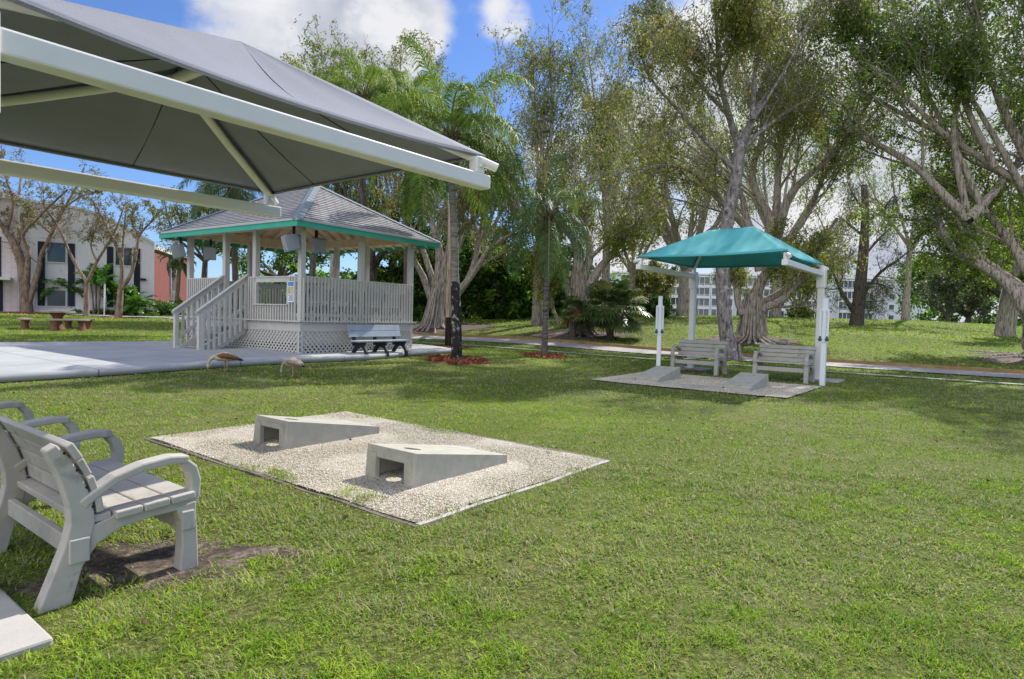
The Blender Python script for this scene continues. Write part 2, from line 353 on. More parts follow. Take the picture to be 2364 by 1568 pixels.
for bd_, ro, ri, amt in (((-.3, -.8, .5), 70, 25, .30),):  # unseen cloud behind the camera, added to fill the shaded faces
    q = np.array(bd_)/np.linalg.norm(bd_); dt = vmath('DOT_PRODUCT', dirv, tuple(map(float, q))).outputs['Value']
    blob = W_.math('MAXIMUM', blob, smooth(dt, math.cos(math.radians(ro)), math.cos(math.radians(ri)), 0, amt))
def cn(vec):
    n1 = W_.noise(vec, 5.5, 9, .56); n2 = W_.noise(vec, 2.2, 2, .5)
    return W_.math('ADD', W_.math('MULTIPLY', n1, .7), W_.math('MULTIPLY', n2, .3))
flat = vmath('MULTIPLY', dirv, (1, 1, 1.5)).outputs[0]
n0 = cn(flat); n1 = cn(vmath('ADD', flat, (.035, .02, .09)).outputs[0])
dens = W_.math('ADD', n0, blob)
mask = smooth(dens, .60, .78)
lit = smooth(W_.math('SUBTRACT', n0, n1), -.045, .11)
thick = smooth(dens, .74, 1.0)
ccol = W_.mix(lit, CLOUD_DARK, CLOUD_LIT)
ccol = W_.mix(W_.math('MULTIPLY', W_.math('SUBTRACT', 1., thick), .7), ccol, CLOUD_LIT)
skyc = W_.mix(1., sky.outputs[0], SKY_TINT, 'MULTIPLY')
back = smooth(vmath('DOT_PRODUCT', dirv, (-.35, -.75, .56)).outputs['Value'], -.1, .9, 1., BACK_FILL)   # clouds behind the camera are brightened as added fill light
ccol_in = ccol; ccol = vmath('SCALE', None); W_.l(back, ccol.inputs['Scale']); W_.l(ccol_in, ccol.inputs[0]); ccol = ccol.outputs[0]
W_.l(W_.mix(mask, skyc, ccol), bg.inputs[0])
S.view_settings.view_transform = 'Standard'; S.view_settings.look = 'None'; S.view_settings.exposure = EXPO; S.view_settings.gamma = 1
S.cycles.max_bounces = 6; S.cycles.transparent_max_bounces = 6; S.cycles.use_denoising = True
# ------------------------------------------------------------------ ground, paths, pits
def inpoly(x, y, P):
    x = np.asarray(x); y = np.asarray(y); r = np.zeros(x.shape, bool); n = len(P)
    for i in range(n):
        (x1, y1), (x2, y2) = P[i][:2], P[(i+1) % n][:2]
        c = ((y1 > y) != (y2 > y)) & (x < (x2-x1)*(y-y1)/(y2-y1+1e-12)+x1); r ^= c
    return r
def ground():
    t = np.linspace(-1, 1, 261); ax = np.sinh(t*4.2)/np.sinh(4.2)*230
    ay = np.sinh(t*4.2)/np.sinh(4.2)*230 + 14
    X, Y = np.meshgrid(ax, ay); Z = gzv(X.ravel(), Y.ravel())
    vs = np.stack([X.ravel(), Y.ravel(), Z], 1); n = len(ax)
    i = np.arange(n-1); q = (i[:, None]*n + i[None, :]).ravel()
    fs = np.stack([q, q+1, q+n+1, q+n], 1)
    tag(np_mesh('lawn_ground', vs, fs, 4, M['lawn'], smooth=True), kind='structure')
ground()
def sheet(name, near, far, mat, lift, nu=24, nv=10, thick=0, lump=0, seed=1, label=None, cat=None):
    near = np.array(near); far = np.array(far); m = len(near)-1
    rg = np.random.RandomState(seed); ph = rg.rand(6)*6
    def fx(a, b):
        k = min(int(a*m), m-1); t = a*m-k
        p = (near[k]*(1-t)+near[k+1]*t)*(1-b) + (far[k]*(1-t)+far[k+1]*t)*b
        z = gz(p[0], p[1])+lift
        if lump: z += lump*(math.sin(p[0]*2.1+ph[0])*math.sin(p[1]*1.7+ph[1])+.6*math.sin(p[0]*4.3+ph[2])*math.sin(p[1]*5.1+ph[3]))
        return (p[0], p[1], z)
    o = grid_sheet(name, fx, nu, nv, mat).build(name, mat, None, 0, 0)
    if thick: md = o.modifiers.new('s', 'SOLIDIFY'); md.thickness = thick; md.offset = -1
    return tag(o, kind='structure')
PN = [(-16, 3.0), (-8.54, 10.5), (-6.98, 12.0), (-3.79, 15.8), (-1.75, 19.9)]
PF = [(-24, 10.5), (-13.9, 17.1), (-10.5, 20), (-7.5, 22.5), (-5, 24.6)]
sheet('patio', PN, PF, M['patio'], .018, 48, 16, .12)
PATIO = PN + PF[::-1]
def pit(u0, u1, v0, v1): return [uv(u0, v0)[:2], uv(u1, v0)[:2], uv(u1, v1)[:2], uv(u0, v1)[:2]]
PIT1 = pit(2.97, 5.55, -7.15, -3.05); PIT2 = pit(12.68, 15.75, -7.42, -3.1)
sheet('gravel_bed', [PIT1[0], PIT1[3]], [PIT1[1], PIT1[2]], M['gravel'], .02, 60, 60, 0, .012, 3)
sheet('gravel_bed', [PIT2[0], PIT2[3]], [PIT2[1], PIT2[2]], M['gravel'], .025, 30, 30, 0, .006, 4)
def pline(pts, n): # resample
    pts = np.array(pts, float); s = np.linspace(0, len(pts)-1, n); k = np.minimum(s.astype(int), len(pts)-2); t = (s-k)[:, None]
    return pts[k]*(1-t)+pts[k+1]*t
KERB = [(-24, 45.5), (-14, 39.4), (-5.2, 33.7), (5, 27.1), (8.9, 24.7), (16.6, 20.2), (30, 12)]
kx = pline(KERB, 40); nrm = np.array([-.52, -.854])
ROADP = [tuple(p) for p in kx] + [tuple(p+nrm*1.9) for p in kx[::-1]]
sheet('footpath', [tuple(p+nrm*1.9) for p in kx], [tuple(p) for p in kx], M['road'], .035, 60, 3)
m = MB()
for a, b in zip(kx[:-1], kx[1:]):
    a3 = (*a, gz(*a)+.06); b3 = (*b, gz(*b)+.06); m.bar(a3, b3, .16, .17)
tag(m.build('kerb', M['kerb']), kind='structure')
wx = kx+nrm*4.6
WALKP = [tuple(p-nrm*.12) for p in wx]+[tuple(p+nrm*.12) for p in wx[::-1]]
sheet('narrow_path', [tuple(p+nrm*.12) for p in wx], [tuple(p-nrm*.12) for p in wx], M['walk'], .05, 60, 1)
bp = [at(-250, 742, 36)[:2], at(140, 737, 38)[:2], at(330, 741, 38)[:2], at(480, 741, 38.5)[:2], at(640, 740, 39)[:2]]
sheet('access_path', bp, [(p[0]-.3, p[1]+2.2) for p in bp], M['road'], .05, 30, 3)
BPATH = [tuple(p) for p in bp]+[(p[0]-.3, p[1]+2.2) for p in bp[::-1]]
def bed(name, x, y, rx, ry, mat, lift=.02, seed=0):
    rg = np.random.RandomState(seed); dm = .15 if 'dirt' in name else 1; vs = [(x, y, gz(x, y)+lift+.05*dm)]; n = 36
    for ring in (.5, 1):
        for k in range(n):
            a = 2*PI*k/n; j = 1+(.16*rg.randn() if ring == 1 else 0)*(1.3 if 'dirt' in name else .6)
            px, py = x+rx*ring*j*math.cos(a), y+ry*ring*j*math.sin(a); vs.append((px, py, gz(px, py)+lift+(.035*dm if ring < 1 else -.012*dm)))
    fs = [(0, 1+k, 1+(k+1) % n) for k in range(n)]+[(1+k, 1+n+k, 1+n+(k+1) % n, 1+(k+1) % n) for k in range(n)]
    mm = MB(); mm.add(vs, fs, True); tag(mm.build(name, mat), kind='structure')
    return (x, y, rx, ry)
BEDS = [bed('mulch_bed', -1.5, 17.4, .85, .95, M['mulch'], seed=1), bed('mulch_bed', 1.1, 20.9, .75, .9, M['mulch'], seed=2), bed('mulch_bed', -2.35, 23.2, .8, .9, M['mulch'], seed=3),
        bed('leaf_litter', 3.4, 32.2, 2.6, 2.2, M['brownmulch'], .03, 4), bed('leaf_litter', 11.4, 30.0, 2.2, 1.7, M['brownmulch'], .03, 5), bed('leaf_litter', -4.5, 36, 3.5, 2, M['brownmulch'], .03, 6),
        bed('leaf_litter', 21.5, 24.2, 3.6, 1.6, M['brownmulch'], .03, 7), bed('mulch_bed', -29.2, 38, 1.6, 1.4, M['mulch'], .03, 8), bed('mulch_bed', -23.6, 37.4, .9, .8, M['mulch'], .03, 9),
        bed('bare_dirt', -2.0, 3.45, .54, .4, M['dirt'], .001, 10), bed('bare_dirt', -1.45, 3.66, .34, .12, M['dirt'], .001, 11)]
# footing slabs
SLABS = []
def footing(uu, vv, s1, s2, z0):
    x, y, _ = uv(uu, vv); m = MB(); m.box((0, 0, -.06), (s1, s2, .16)); o = m.build('footing_slab', M['slab'], None, .012)
    o.location = (x, y, gz(x, y)+z0); o.rotation_euler = (0, 0, -ANG); SLABS.append(pit(uu-s2/2-.01, uu+s2/2+.01, vv-s1/2-.01, vv+s1/2+.01))
    return tag(o, kind='structure')
footing(.38, -3.62, 1.1, 1.05, .012); footing(.38, -7.3, 1.1, 1.05, .012); footing(17.75, -6.99, .9, .8, .02); footing(17.75, -3.5, .9, .8, .02)
# pit edging
def edging(p, q, zoff, label, w=.05, h=.14):
    m = MB(); n = 10; rg = random.Random(label); pts = [(p[0]+(q[0]-p[0])*i/n+rg.uniform(-.01, .01), p[1]+(q[1]-p[1])*i/n+rg.uniform(-.01, .01)) for i in range(n+1)]
    P3 = [(a, b, gz(a, b)+zoff+rg.uniform(-.008, .008)) for a, b in pts]
    for a, b in zip(P3[:-1], P3[1:]): m.bar(a, b, w, h)
    return tag(m.build('edging_board', M['timber']), label, 'edging', 'edging boards round the near gravel bed')
def off(P, k, d):
    c = np.mean(P, 0); return P[k]+(np.array(P[k])-c)/np.linalg.norm(np.array(P[k])-c)*d
E1 = [off(PIT1, k, .03) for k in range(4)]
edging(E1[0], E1[3], -.06, 'dark timber edging on the side of the near gravel bed facing the grey benches')
edging(E1[1], E1[2], -.05, 'timber edging on the far side of the near gravel bed, facing the teal canopy')
edging(E1[0], E1[1], -.062, 'low edging on the gazebo side of the near gravel bed')
o = edging(E1[3], E1[2], -.056, 'pale edging half buried on the open lawn side of the near gravel bed'); o.data.materials[0] = M['slab']

# ------------------------------------------------------------------ hip shade canopies
def shade(root, fab, zb=2.72, W=1.695, L=3.58, yc=1.8, rj=.86, up_=.085, ef=.178):
    wm = M['white_metal']; s = .128
    J = [Vector((-.5, yc, zb+rj-.07)), Vector((.6, yc, zb+rj-.09))]
    for sx in (-1, 1):
        x = sx*W
        p = MB(); p.span((x-.075, -.075, -.05), (x+.075, .075, zb-s-.02)); po = p.build('post', wm, root, .012)
        q = MB(); q.span((x-.105, -.105, zb-.42), (x+.105, .105, zb+.06)); q.build('sleeve', wm, po, .012)
        bp_ = MB(); bp_.span((x-.12, -.12, -.03), (x+.12, .12, .03)); bp_.build('base_plate', wm, po, .005)
        a = MB(); a.span((x-s/2, .105, zb-s), (x+s/2, L, zb)); a.build('arm', wm, root, .014)
        for yy, nm in ((L-.13, 1), (.0, 0)):
            k = MB(); k.span((x-.05, yy-.05, zb+.001 if nm else zb+.06), (x+.05, yy+.05, zb+.145)); k.span((x-.062, yy-.018, zb+.05), (x+.062, yy+.018, zb+.08)); k.build('bracket', wm, root, .006)
        j = J[0] if sx < 0 else J[1]
        for yy, d in ((L-.13, 1), (0, -1)):
            c = Vector((x, yy, zb+.13)); dd = (c-j).normalized(); r = MB(); r.tube([j, j*.5+c*.5+Vector((0, 0, -.015)), c, c+dd*.2], [.041]*4, 14); r.build('rafter', wm, root)
    r = MB(); r.tube([J[0]-Vector((.05, 0, 0)), J[1]+Vector((.05, 0, 0))], [.05]*2, 14); r.build('ridge_pipe', wm, root)
    up = Vector((0, 0, up_)); Jf = [J[0]+up, J[1]+up]
    x0, x1, y0, y1 = -W-.03, W+.03, .02, L-.06; ze = zb+ef
    Cc = {k: Vector((a, b, ze)) for k, (a, b) in dict(a=(x0, y0), b=(x1, y0), c=(x1, y1), d=(x0, y1)).items()}
    ctr = Vector((0, (y0+y1)/2, ze))
    def eave(p, q, t, dep, drop):
        k = 4*t*(1-t); e = p*(1-t)+q*t; inw = ctr-e; mid = (ctr-(p+q)/2).normalized(); return e+mid*dep*k+Vector((0, 0, -drop*k+.0))
    def panel(p, q, jp, jq, dep, drop, sag):
        n, k = 24, 14; m = MB(); vs = []
        for b in range(k+1):
            for a in range(n+1):
                t = a/n; h = b/k; lo = eave(p, q, t, dep, drop)
                if (jp-jq).length < .01: hi = jp
                else: hi = jp*(1-t)+jq*t
                pt = lo*(1-h)+hi*h; z = -sag*math.sin(PI*h)*(.35+.65*math.sin(PI*t)); z += .006*math.sin(t*19+h*3)*math.sin(PI*h)
                if t in (0, 1): z = 0
                vs.append(pt+Vector((0, 0, z)))
        m.add(vs, [(b*(n+1)+a, b*(n+1)+a+1, (b+1)*(n+1)+a+1, (b+1)*(n+1)+a) for b in range(k) for a in range(n)], True)
        return m, [eave(p, q, a/n, dep, drop) for a in range(n+1)]
    m = MB(); hems = []
    for p, q, jp, jq in ((Cc['d'], Cc['c'], Jf[0], Jf[1]), (Cc['b'], Cc['a'], Jf[1], Jf[0]), (Cc['c'], Cc['b'], Jf[1], Jf[1]), (Cc['a'], Cc['d'], Jf[0], Jf[0])):
        mm, h = panel(p, q, jp, jq, .13, .03, .045); m.add(mm.v, mm.f, True); hems.append(h)
    f = m.build('canopy', fab, root, 0, .005)
    hm = MB()
    for h in hems: hm.tube([q+Vector((0, 0, -.012)) for q in h], [.016]*len(h), 6)
    hm.build('hem', fab, f)
    sm = MB()
    for h, j0, t in ((hems[0], Jf[0], 7), (hems[3], Jf[0], 13), (hems[2], Jf[1], 12), (hems[1], Jf[1], 9), (hems[0], Jf[1], 18)):
        e = h[t]; pts = []
        jj = j0 if (h is hems[2] or h is hems[3]) else Jf[0].lerp(Jf[1], t/24 if h is hems[0] else 1-t/24)
        for i in range(9):
            k = i/8; q = e*(1-k)+jj*k; q.z += -.045*math.sin(PI*k)*(.35+.65*math.sin(PI*t/24))-.004; pts.append(q)
        sm.tube(pts, [.006]*9, 5)
    sm.build('seam', M['black'] if fab is M['fab_grey'] else fab, f)
x, y, _ = uv(.78, -5.508)
g = thing('shade_canopy', (x, y, 0), -ANG, 'large grey fabric hip canopy on white cantilever arms above the near grey benches', 'canopy')
shade(g, M['fab_grey'], L=3.72, yc=1.93)
x, y, _ = uv(17.66, -5.3)
t_ = thing('shade_canopy', (x, y, .0), PI-ANG, 'teal fabric hip canopy on two white posts behind the far gravel bed', 'canopy')
shade(t_, M['fab_teal'], zb=2.8, rj=.98, up_=.085, ef=.2)

# ------------------------------------------------------------------ concrete cornhole boards (front towards +y)
def board_mesh():
    m = MB(); L, W, hb, hf = 1.22, .61, .282, .085; ln = .03; t = .055; w = .06
    hy, r, n = ln+.235, .078, 28
    def zt(y): return hb+(hf-hb)*(y-ln)/(L-ln)
    def P(x, y, dz=0): return (x, y, zt(y)+dz)
    # top plate with a round hole
    outer = [(-W/2, ln), (W/2, ln), (W/2, L), (-W/2, L)]
    ring = [(r*math.cos(2*PI*k/n+PI/4*5), hy+r*math.sin(2*PI*k/n+PI/4*5)) for k in range(n)]
    sq = []
    for k in range(n):                          # match each ring point to a point of the surrounding square
        a = 2*PI*k/n+PI/4*5; c, s_ = math.cos(a), math.sin(a); q = max(abs(c), abs(s_)); sq.append((.2*c/q, hy+.2*s_/q))
    for dz, fl in ((0, 1), (-t, -1)):
        o = [P(x, y, dz) for x, y in ring]+[P(x, y, dz) for x, y in sq]
        m.add(o, [(k, (k+1) % n, n+(k+1) % n, n+k)[::fl] for k in range(n)])
        for x0, x1, y0, y1 in ((-W/2, W/2, ln, hy-.2), (-W/2, W/2, hy+.2, L), (-W/2, -.2, hy-.2, hy+.2), (.2, W/2, hy-.2, hy+.2)):
            m.add([P(x0, y0, dz), P(x1, y0, dz), P(x1, y1, dz), P(x0, y1, dz)], [(0, 1, 2, 3)[::fl]])
    m.add([P(x, y) for x, y in ring]+[P(x, y, -t) for x, y in ring], [(k, n+k, n+(k+1) % n, (k+1) % n) for k in range(n)], True)
    m.add([P(-W/2, ln), P(W/2, ln), P(W/2, ln, -t), P(-W/2, ln, -t)], [(0, 3, 2, 1)]); m.add([P(-W/2, L), P(W/2, L), P(W/2, L, -t), P(-W/2, L, -t)], [(0, 1, 2, 3)])
    for sx in (-1, 1):                          # side walls, front lip, back stiles
        a, b = sx*W/2, sx*(W/2-w)
        for x in (a, b): m.add([(x, 0, -.06), (x, L, -.06), P(x, L), (x, ln, zt(ln))], [(0, 1, 2, 3)])
        m.add([(a, 0, -.06), (b, 0, -.06), (b, ln, zt(ln)), (a, ln, zt(ln))], [(0, 1, 2, 3)])
        m.span((b-sx*.07, .004, -.06), (b+sx*.01, .06, .225))
    m.span((-W/2+.02, .02, .18), (W/2-.02, .075, .240)); m.span((-W/2+.02, L-.06, -.06), (W/2-.02, L-.003, .05))
    m.tube([(W/2-.01, .33, .08), (W/2+.0015, .33, .08)], [.012, .012], 10)
    return m
bo = board_mesh().build('cornhole_board', M['concrete_board'], None, .01)
x, y, _ = uv(3.52, -3.965); bo.location = (x, y, .015); bo.rotation_euler = (0, 0, -ANG)
tag(bo, 'concrete beanbag toss board in the near gravel bed, the one closer to the open lawn', 'toss board', 'concrete toss boards')
for a, b, rz, lb in ((3.63, -5.94, -ANG, 'concrete beanbag toss board in the near gravel bed, the one closer to the gazebo'),
                     (14.66, -6.36, PI-ANG, 'concrete toss board in the far gravel bed, in front of the left teal canopy bench'),
                     (14.66, -4.29, PI-ANG, 'concrete toss board in the far gravel bed, in front of the right teal canopy bench')):
    x, y, _ = uv(a, b); c = bo.copy(); COL.objects.link(c); c.location = (x, y, gz(x, y)+.02); c.rotation_euler = (0, 0, rz); c['label'] = lb
# ------------------------------------------------------------------ grey recycled plastic benches (facing +y)
def make_bench(label):
    r = thing('park_bench', (0, 0, 0), 0, label, 'bench', 'grey slatted benches with curved arms'); b = M['bench']
    for sx in (-1, 1):
        x = sx*.565; fr = MB(); k = .0445
        fr.strip([(-.31, -.03), (-.29, .04), (-.245, .18), (-.20, .31), (-.178, .42), (-.188, .52), (-.22, .63), (-.265, .74), (-.325, .845)], [.15, .14, .125, .12, .12, .11, .10, .085, .06], x-k, x+k)
        fr.strip([(-.235, .215), (-.14, .335), (0., .39), (.18, .406), (.37, .41)], [.13, .115, .085, .072, .068], x-k+.004, x+k-.004)
        fr.strip([(.382, -.03), (.385, .15), (.378, .3), (.36, .405)], [.115, .095, .09, .12], x-k-.003, x+k+.003); f = fr.build('end_frame', b, r, .009)
        ar = MB()
        ar.strip([(.375, .36), (.415, .45), (.422, .535), (.402, .61), (.352, .662)], [.07, .068, .066, .062, .05], x-k+.002, x+k-.002)
        ar.strip([(.375, .673), (.27, .685), (.12, .668), (-.02, .625), (-.12, .565), (-.185, .515)], [.05, .052, .05, .05, .05, .06], x-k-.007, x+k+.007)
        ar.build('armrest', b, r, .012)
        for zz, yy in ((.50, -.118), (.61, -.148), (.71, -.192), (.81, -.25)): bt = MB(); bt.tube([(x+sx*(k-.004), yy-.015, zz), (x+sx*(k+.0035), yy-.015, zz)], [.0075, .0075], 8); bt.build('bolt', M['black'], f)
        for q0, q1 in (((.33, .25), (.405, .365)), ((-.245, .215), (-.15, .345))): cl = MB(); cl.span((x+sx*.03-.02, *q0), (x+sx*.06, *q1)); cl.build('cover_block', b, f, .006)
    for i in range(4):
        m = MB(); y = -.108+i*.147; z = .427+i*.009; m.box((0, y, z), (1.285 if i else 1.2, .139, .042), Matrix.Rotation(.065, 3, 'X')); m.build('seat_slat', b, r, .007)
    for i in range(4):
        t = .12+i*.118; y = -.115-t*.02-(t*.33)**1.6*.55-.0; a = -.06-.5*t*.55
        yb = [-.102, -.13, -.172, -.227][i]; zb = [.54, .645, .747, .845][i]
        m = MB(); m.box((0, yb, zb-.03), (1.285 if i == 3 else 1.22, .036, .099), Matrix.Rotation([.15, .30, .43, .52][i], 3, 'X')); m.build('back_slat', b, r, .007)
    m = MB(); m.span((-.53, .345, .24), (.53, .385, .345)); m.build('stretcher', b, r, .006)
    m = MB(); m.span((-.53, -.225, .23), (.53, -.185, .335)); m.build('stretcher', b, r, .006)
    return r
bn = make_bench('grey slatted bench with curved arms nearest the camera, on bare dirt')
x, y, _ = uv(1.29, -3.98); bn.scale = (.9, .9, .9); bn.location = (x, y, 0); bn.rotation_euler = (0, 0, -ANG)
for a, b, rz, lb in ((1.29, -5.74, -ANG, 'grey slatted bench mostly cut off, just beyond the bench nearest the camera'),
                     (16.78, -6.4, PI-ANG, 'grey slatted bench beside the left post of the teal canopy'),
                     (16.78, -4.2, PI-ANG, 'grey slatted bench beside the right post of the teal canopy')):
    x, y, _ = uv(a, b); c = clone(bn, (x, y, gz(x, y)), rz, lb); c.scale = (1.07, .98, 1.02) if a > 9 else c.scale
# ------------------------------------------------------------------ scoring posts
def scorepost(a, b, rz, label, grp='white scoring posts at the far gravel bed'):
    x, y, _ = uv(a, b); r = thing('scoring_post', (x, y, gz(x, y)), rz, label, 'scoring post', grp)
    m = MB(); m.span((-.055, -.055, -.05), (.055, .055, 2.05)); m.build('post', M['post_white'], r, .008)
    m = MB(); m.span((-.054, -.0555, 2.05), (.054, .0545, 2.063)); m.build('cap', M['post_white'], r, .006)
    m = MB(); m.span((-.105, .0585, 1.02), (.105, .074, 1.8)); p = m.build('score_panel', M['post_white'], r, .004)
    for sx in (-1, 1):
        for i in range(22):
            cu = bpy.data.curves.new('numeral', 'FONT'); cu.body = str(21-i); cu.size = .036; cu.align_x = 'CENTER'
            cu.materials.append(M['navy'])
            if i == 0: pass
            tx = bpy.data.objects.new('numeral', cu); NUM.append((tx, p, (sx*.05, .0765, 1.745-i*.0295)))
        k = MB(); k.tube([(sx*.075, .08, 1.09), (sx*.075, .105, 1.09)], [.045, .04], 14); k.span((sx*.075-.02, .078, 1.12), (sx*.075+.02, .1, 1.17)); k.build('marker', M['marker'], r)
NUM = []
M['navy'] = simple('navy_print', (.02, .03, .08), .6, .05, 3, 0); M['marker'] = simple('blue_green_marker', (.02, .09, .12), .4, .1, 5, 0)
scorepost(15.95, -7.22, PI-ANG+.35, 'white scoring post with number panel left of the benches under teal canopy')
scorepost(16.25, -3.2, PI-ANG-.05, 'white scoring post with number panel right of the benches under teal canopy')
def flush_numerals():                           # join the numerals of each panel into one mesh part
    dg = bpy.context.evaluated_depsgraph_get(); acc = {}
    for tx, p, loc in NUM:
        COL.objects.link(tx)
    dg.update(); cache = {}
    for tx, p, loc in NUM:
        if tx.data.body not in cache:
            me = tx.to_mesh(); cache[tx.data.body] = ([v.co.copy() for v in me.vertices], [tuple(q.vertices) for q in me.polygons]); tx.to_mesh_clear()
        vs, fs = cache[tx.data.body]; m = acc.setdefault(p.name, (p, MB()))[1]
        m.add([(-q.x+loc[0], loc[1], q.y+loc[2]) for q in vs], fs)
    for tx, p, loc in NUM:
        cu = tx.data; bpy.data.objects.remove(tx); bpy.data.curves.remove(cu)
    for p, m in acc.values(): m.build('numerals', M['navy'], p)
flush_numerals()
# ------------------------------------------------------------------ gazebo (x along its right face, y along its stair face)
GZ0 = .268; GA = .9736
gz_r = thing('gazebo', (-5.242, 15.603, GZ0), GA, 'white timber gazebo with grey hip roof, teal fascia and stairs', 'gazebo')
GW, GD, DK, RT_ = 3.85, 5.1, .93, 2.01
pw = M['paint_white']
PX = [0, GW/2, GW]; PY = [0, 1.88, 3.27, GD]
posts = [(x, y) for x in PX for y in (0, GD)]+[(x, y) for x in (0, GW) for y in (1.88, 3.27)]
for x, y in posts:
    m = MB(); m.span((x-.07, y-.07, DK), (x+.07, y+.07, 3.26)); m.build('post', pw, gz_r, .006)
m = MB(); m.span((-.02, -.02, DK-.05), (GW+.02, GD+.02, DK)); dk = m.build('deck', M['stepgrey'], gz_r)
o_ = .16
m = MB()
for a, b in (((-o_, -o_), (GW+o_, -.021)), ((-o_, GD+.021), (GW+o_, GD+o_)), ((-o_, -.021), (-.021, GD+.021)), ((GW+.021, -.021), (GW+o_, GD+.021))): m.span((*a, DK-.035), (*b, DK+.002))
m.build('ledge', pw, dk)
m = MB(); q = .075
for a, b in (((-q, -q), (GW+q, -q+.03)), ((-q, GD+q-.03), (GW+q, GD+q)), ((-q, -q+.03), (-q+.03, GD+q-.03)), ((GW+q-.03, -q+.03), (GW+q, GD+q-.03))): m.span((*a, .66), (*b, DK-.036))
m.build('skirt_board', pw, gz_r)
def lattice(p, d, W, z0, z1, nrm, cover):
    # crossed laths clipped to a W x (z1-z0) panel; the upper part has boards behind it
    H = z1-z0; m = MB(); p = Vector(p); d = Vector(d); nrm = Vector(nrm)
    for sg, off_ in ((1, .006), (-1, .016)):
        k = -H
        while k < W:
            a0, a1 = (k, 0), (k+H, H)
            t0 = max(0, -k); t1 = min(H, W-k)
            if t1-t0 > .03:
                A = (k+t0, t0 if sg > 0 else H-t0); B = (k+t1, t1 if sg > 0 else H-t1)
                m.bar(p+d*A[0]+nrm*off_+Vector((0, 0, z0+A[1])), p+d*B[0]+nrm*off_+Vector((0, 0, z0+B[1])), .042, .009, nrm)
            k += .135
    for a, b in ((0, .07), (W-.07, W)): m.bar(p+d*((a+b)/2)+nrm*.026+Vector((0, 0, z0)), p+d*((a+b)/2)+nrm*.026+Vector((0, 0, z1)), .07, .012, nrm)
    m.bar(p+nrm*.026+Vector((0, 0, z0+.03)), p+d*W+nrm*.026+Vector((0, 0, z0+.03)), .06, .011, nrm)
    f = m.build('lattice_skirt', pw, gz_r)
    m = MB(); m.bar(p-nrm*.012+Vector((0, 0, cover)), p-nrm*.012+Vector((0, 0, z1)), .01, .01)
    m = MB(); c = p+d*(W/2)-nrm*.012+Vector((0, 0, (cover+z1)/2)); sz = Vector((abs(d.x)*W+abs(nrm.x)*.012, abs(d.y)*W+abs(nrm.y)*.012, z1-cover)); m.box(c, sz); m.build('backing_board', pw, f)
lattice((-.05, -.05, 0), (1, 0, 0), GW+.1, -.12, .66, (0, -1, 0), .33); lattice((-.05, -.05, 0), (0, 1, 0), GD+.1, -.12, .66, (-1, 0, 0), .36)
lattice((GW+.05, -.05, 0), (0, 1, 0), GD+.1, -.12, .66, (1, 0, 0), .33); lattice((-.05, GD+.05, 0), (1, 0, 0), GW+.1, -.12, .66, (0, 1, 0), .33)
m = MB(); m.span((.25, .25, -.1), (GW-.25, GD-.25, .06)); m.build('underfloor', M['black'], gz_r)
def railing(p, d, W, nrm, z0=DK-.07, z1=RT_, top=True, skip=None):
    p = Vector(p); d = Vector(d); nrm = Vector(nrm); m = MB()
    def seg(a, b, lo, hi, off_, th): A = p+d*a+nrm*off_; B = p+d*b+nrm*off_; m.bar(A+Vector((0, 0, (lo+hi)/2)), B+Vector((0, 0, (lo+hi)/2)), th, hi-lo)
    if top: seg(0, W, RT_-.12, RT_, .05, .045); seg(0, W, RT_-.001, RT_+.028, .03, .13)
    seg(0, W, DK+.1, DK+.19, .05, .045)
    n = int(W/.105); 
    for i in range(n):
        a = (i+.5)*W/n; hi = z1
        if skip and skip[0] < a < skip[1]: hi = skip[2]
        A = p+d*a+nrm*.095; m.span((A.x-.022, A.y-.022, z0), (A.x+.022, A.y+.022, hi-.003))
    if skip:
        seg(skip[0], skip[1], skip[2]-.1, skip[2]-.004, .05, .05); seg(skip[0]-.02, skip[1]+.02, skip[2], skip[2]+.03, .06, .16)
        for a in skip[:2]: A = p+d*a+nrm*.05; m.span((A.x-.045, A.y-.045, skip[2]+.03), (A.x+.045, A.y+.045, RT_-.12))
    return m.build('railing', pw, gz_r)
railing((-.05, 0, 0), (1, 0, 0), GW+.1, (0, -1, 0)); railing((0, .06, 0), (0, 1, 0), 2.04, (-1, 0, 0), skip=(.35, 1.72, 1.30))
railing((0, 3.3, 0), (0, 1, 0), GD-3.3, (-1, 0, 0)); railing((GW, 0, 0), (0, 1, 0), GD, (1, 0, 0)); railing((0, GD, 0), (1, 0, 0), GW, (0, 1, 0))
# stairs
st = MB(); n = 5; run = .27; rise = DK/n
for i in range(1, n): st.span((-run*(n-i)-.08, 2.26, rise*i-.04), (-run*(n-i-1)-.09, 3.18, rise*i))
sto = st.build('stairs', M['stepgrey'], gz_r, .004)
stB = -run*n+.05
for yy in (2.22, 3.22):
    m = MB()
    for sg in (0,): m.bar((-.08, yy, DK-.2), (stB-.05, yy, -.02), .05, .3)
    m.build('stringer', pw, sto)
    m = MB(); yo = yy-.06 if yy < 3 else yy+.06
    m.span((stB-.11, yo-.05, -.14), (stB-.02, yo+.05, 1.02)); m.bar((-.06, yo, RT_+.005), (stB-.14, yo, 1.0), .05, .15); m.bar((-.06, yo+.001, RT_+.09), (stB-.14, yo+.001, 1.085), .12, .03); m.bar((-.06, yo, DK+.36), (stB-.06, yo, .36), .04, .09)
    for i in range(9):
        k = (i+.6)/9.3; xx = -.06+(stB-.04)*k; zt = RT_+(1.02-RT_)*k-.06; zl = (DK-.12)*(1-k)+.0*k-.10
        m.span((xx-.03, yo-.066 if yy < 3 else yo+.03, zl), (xx+.03, yo-.03 if yy < 3 else yo+.066, zt))
    m.build('handrail', pw, gz_r)
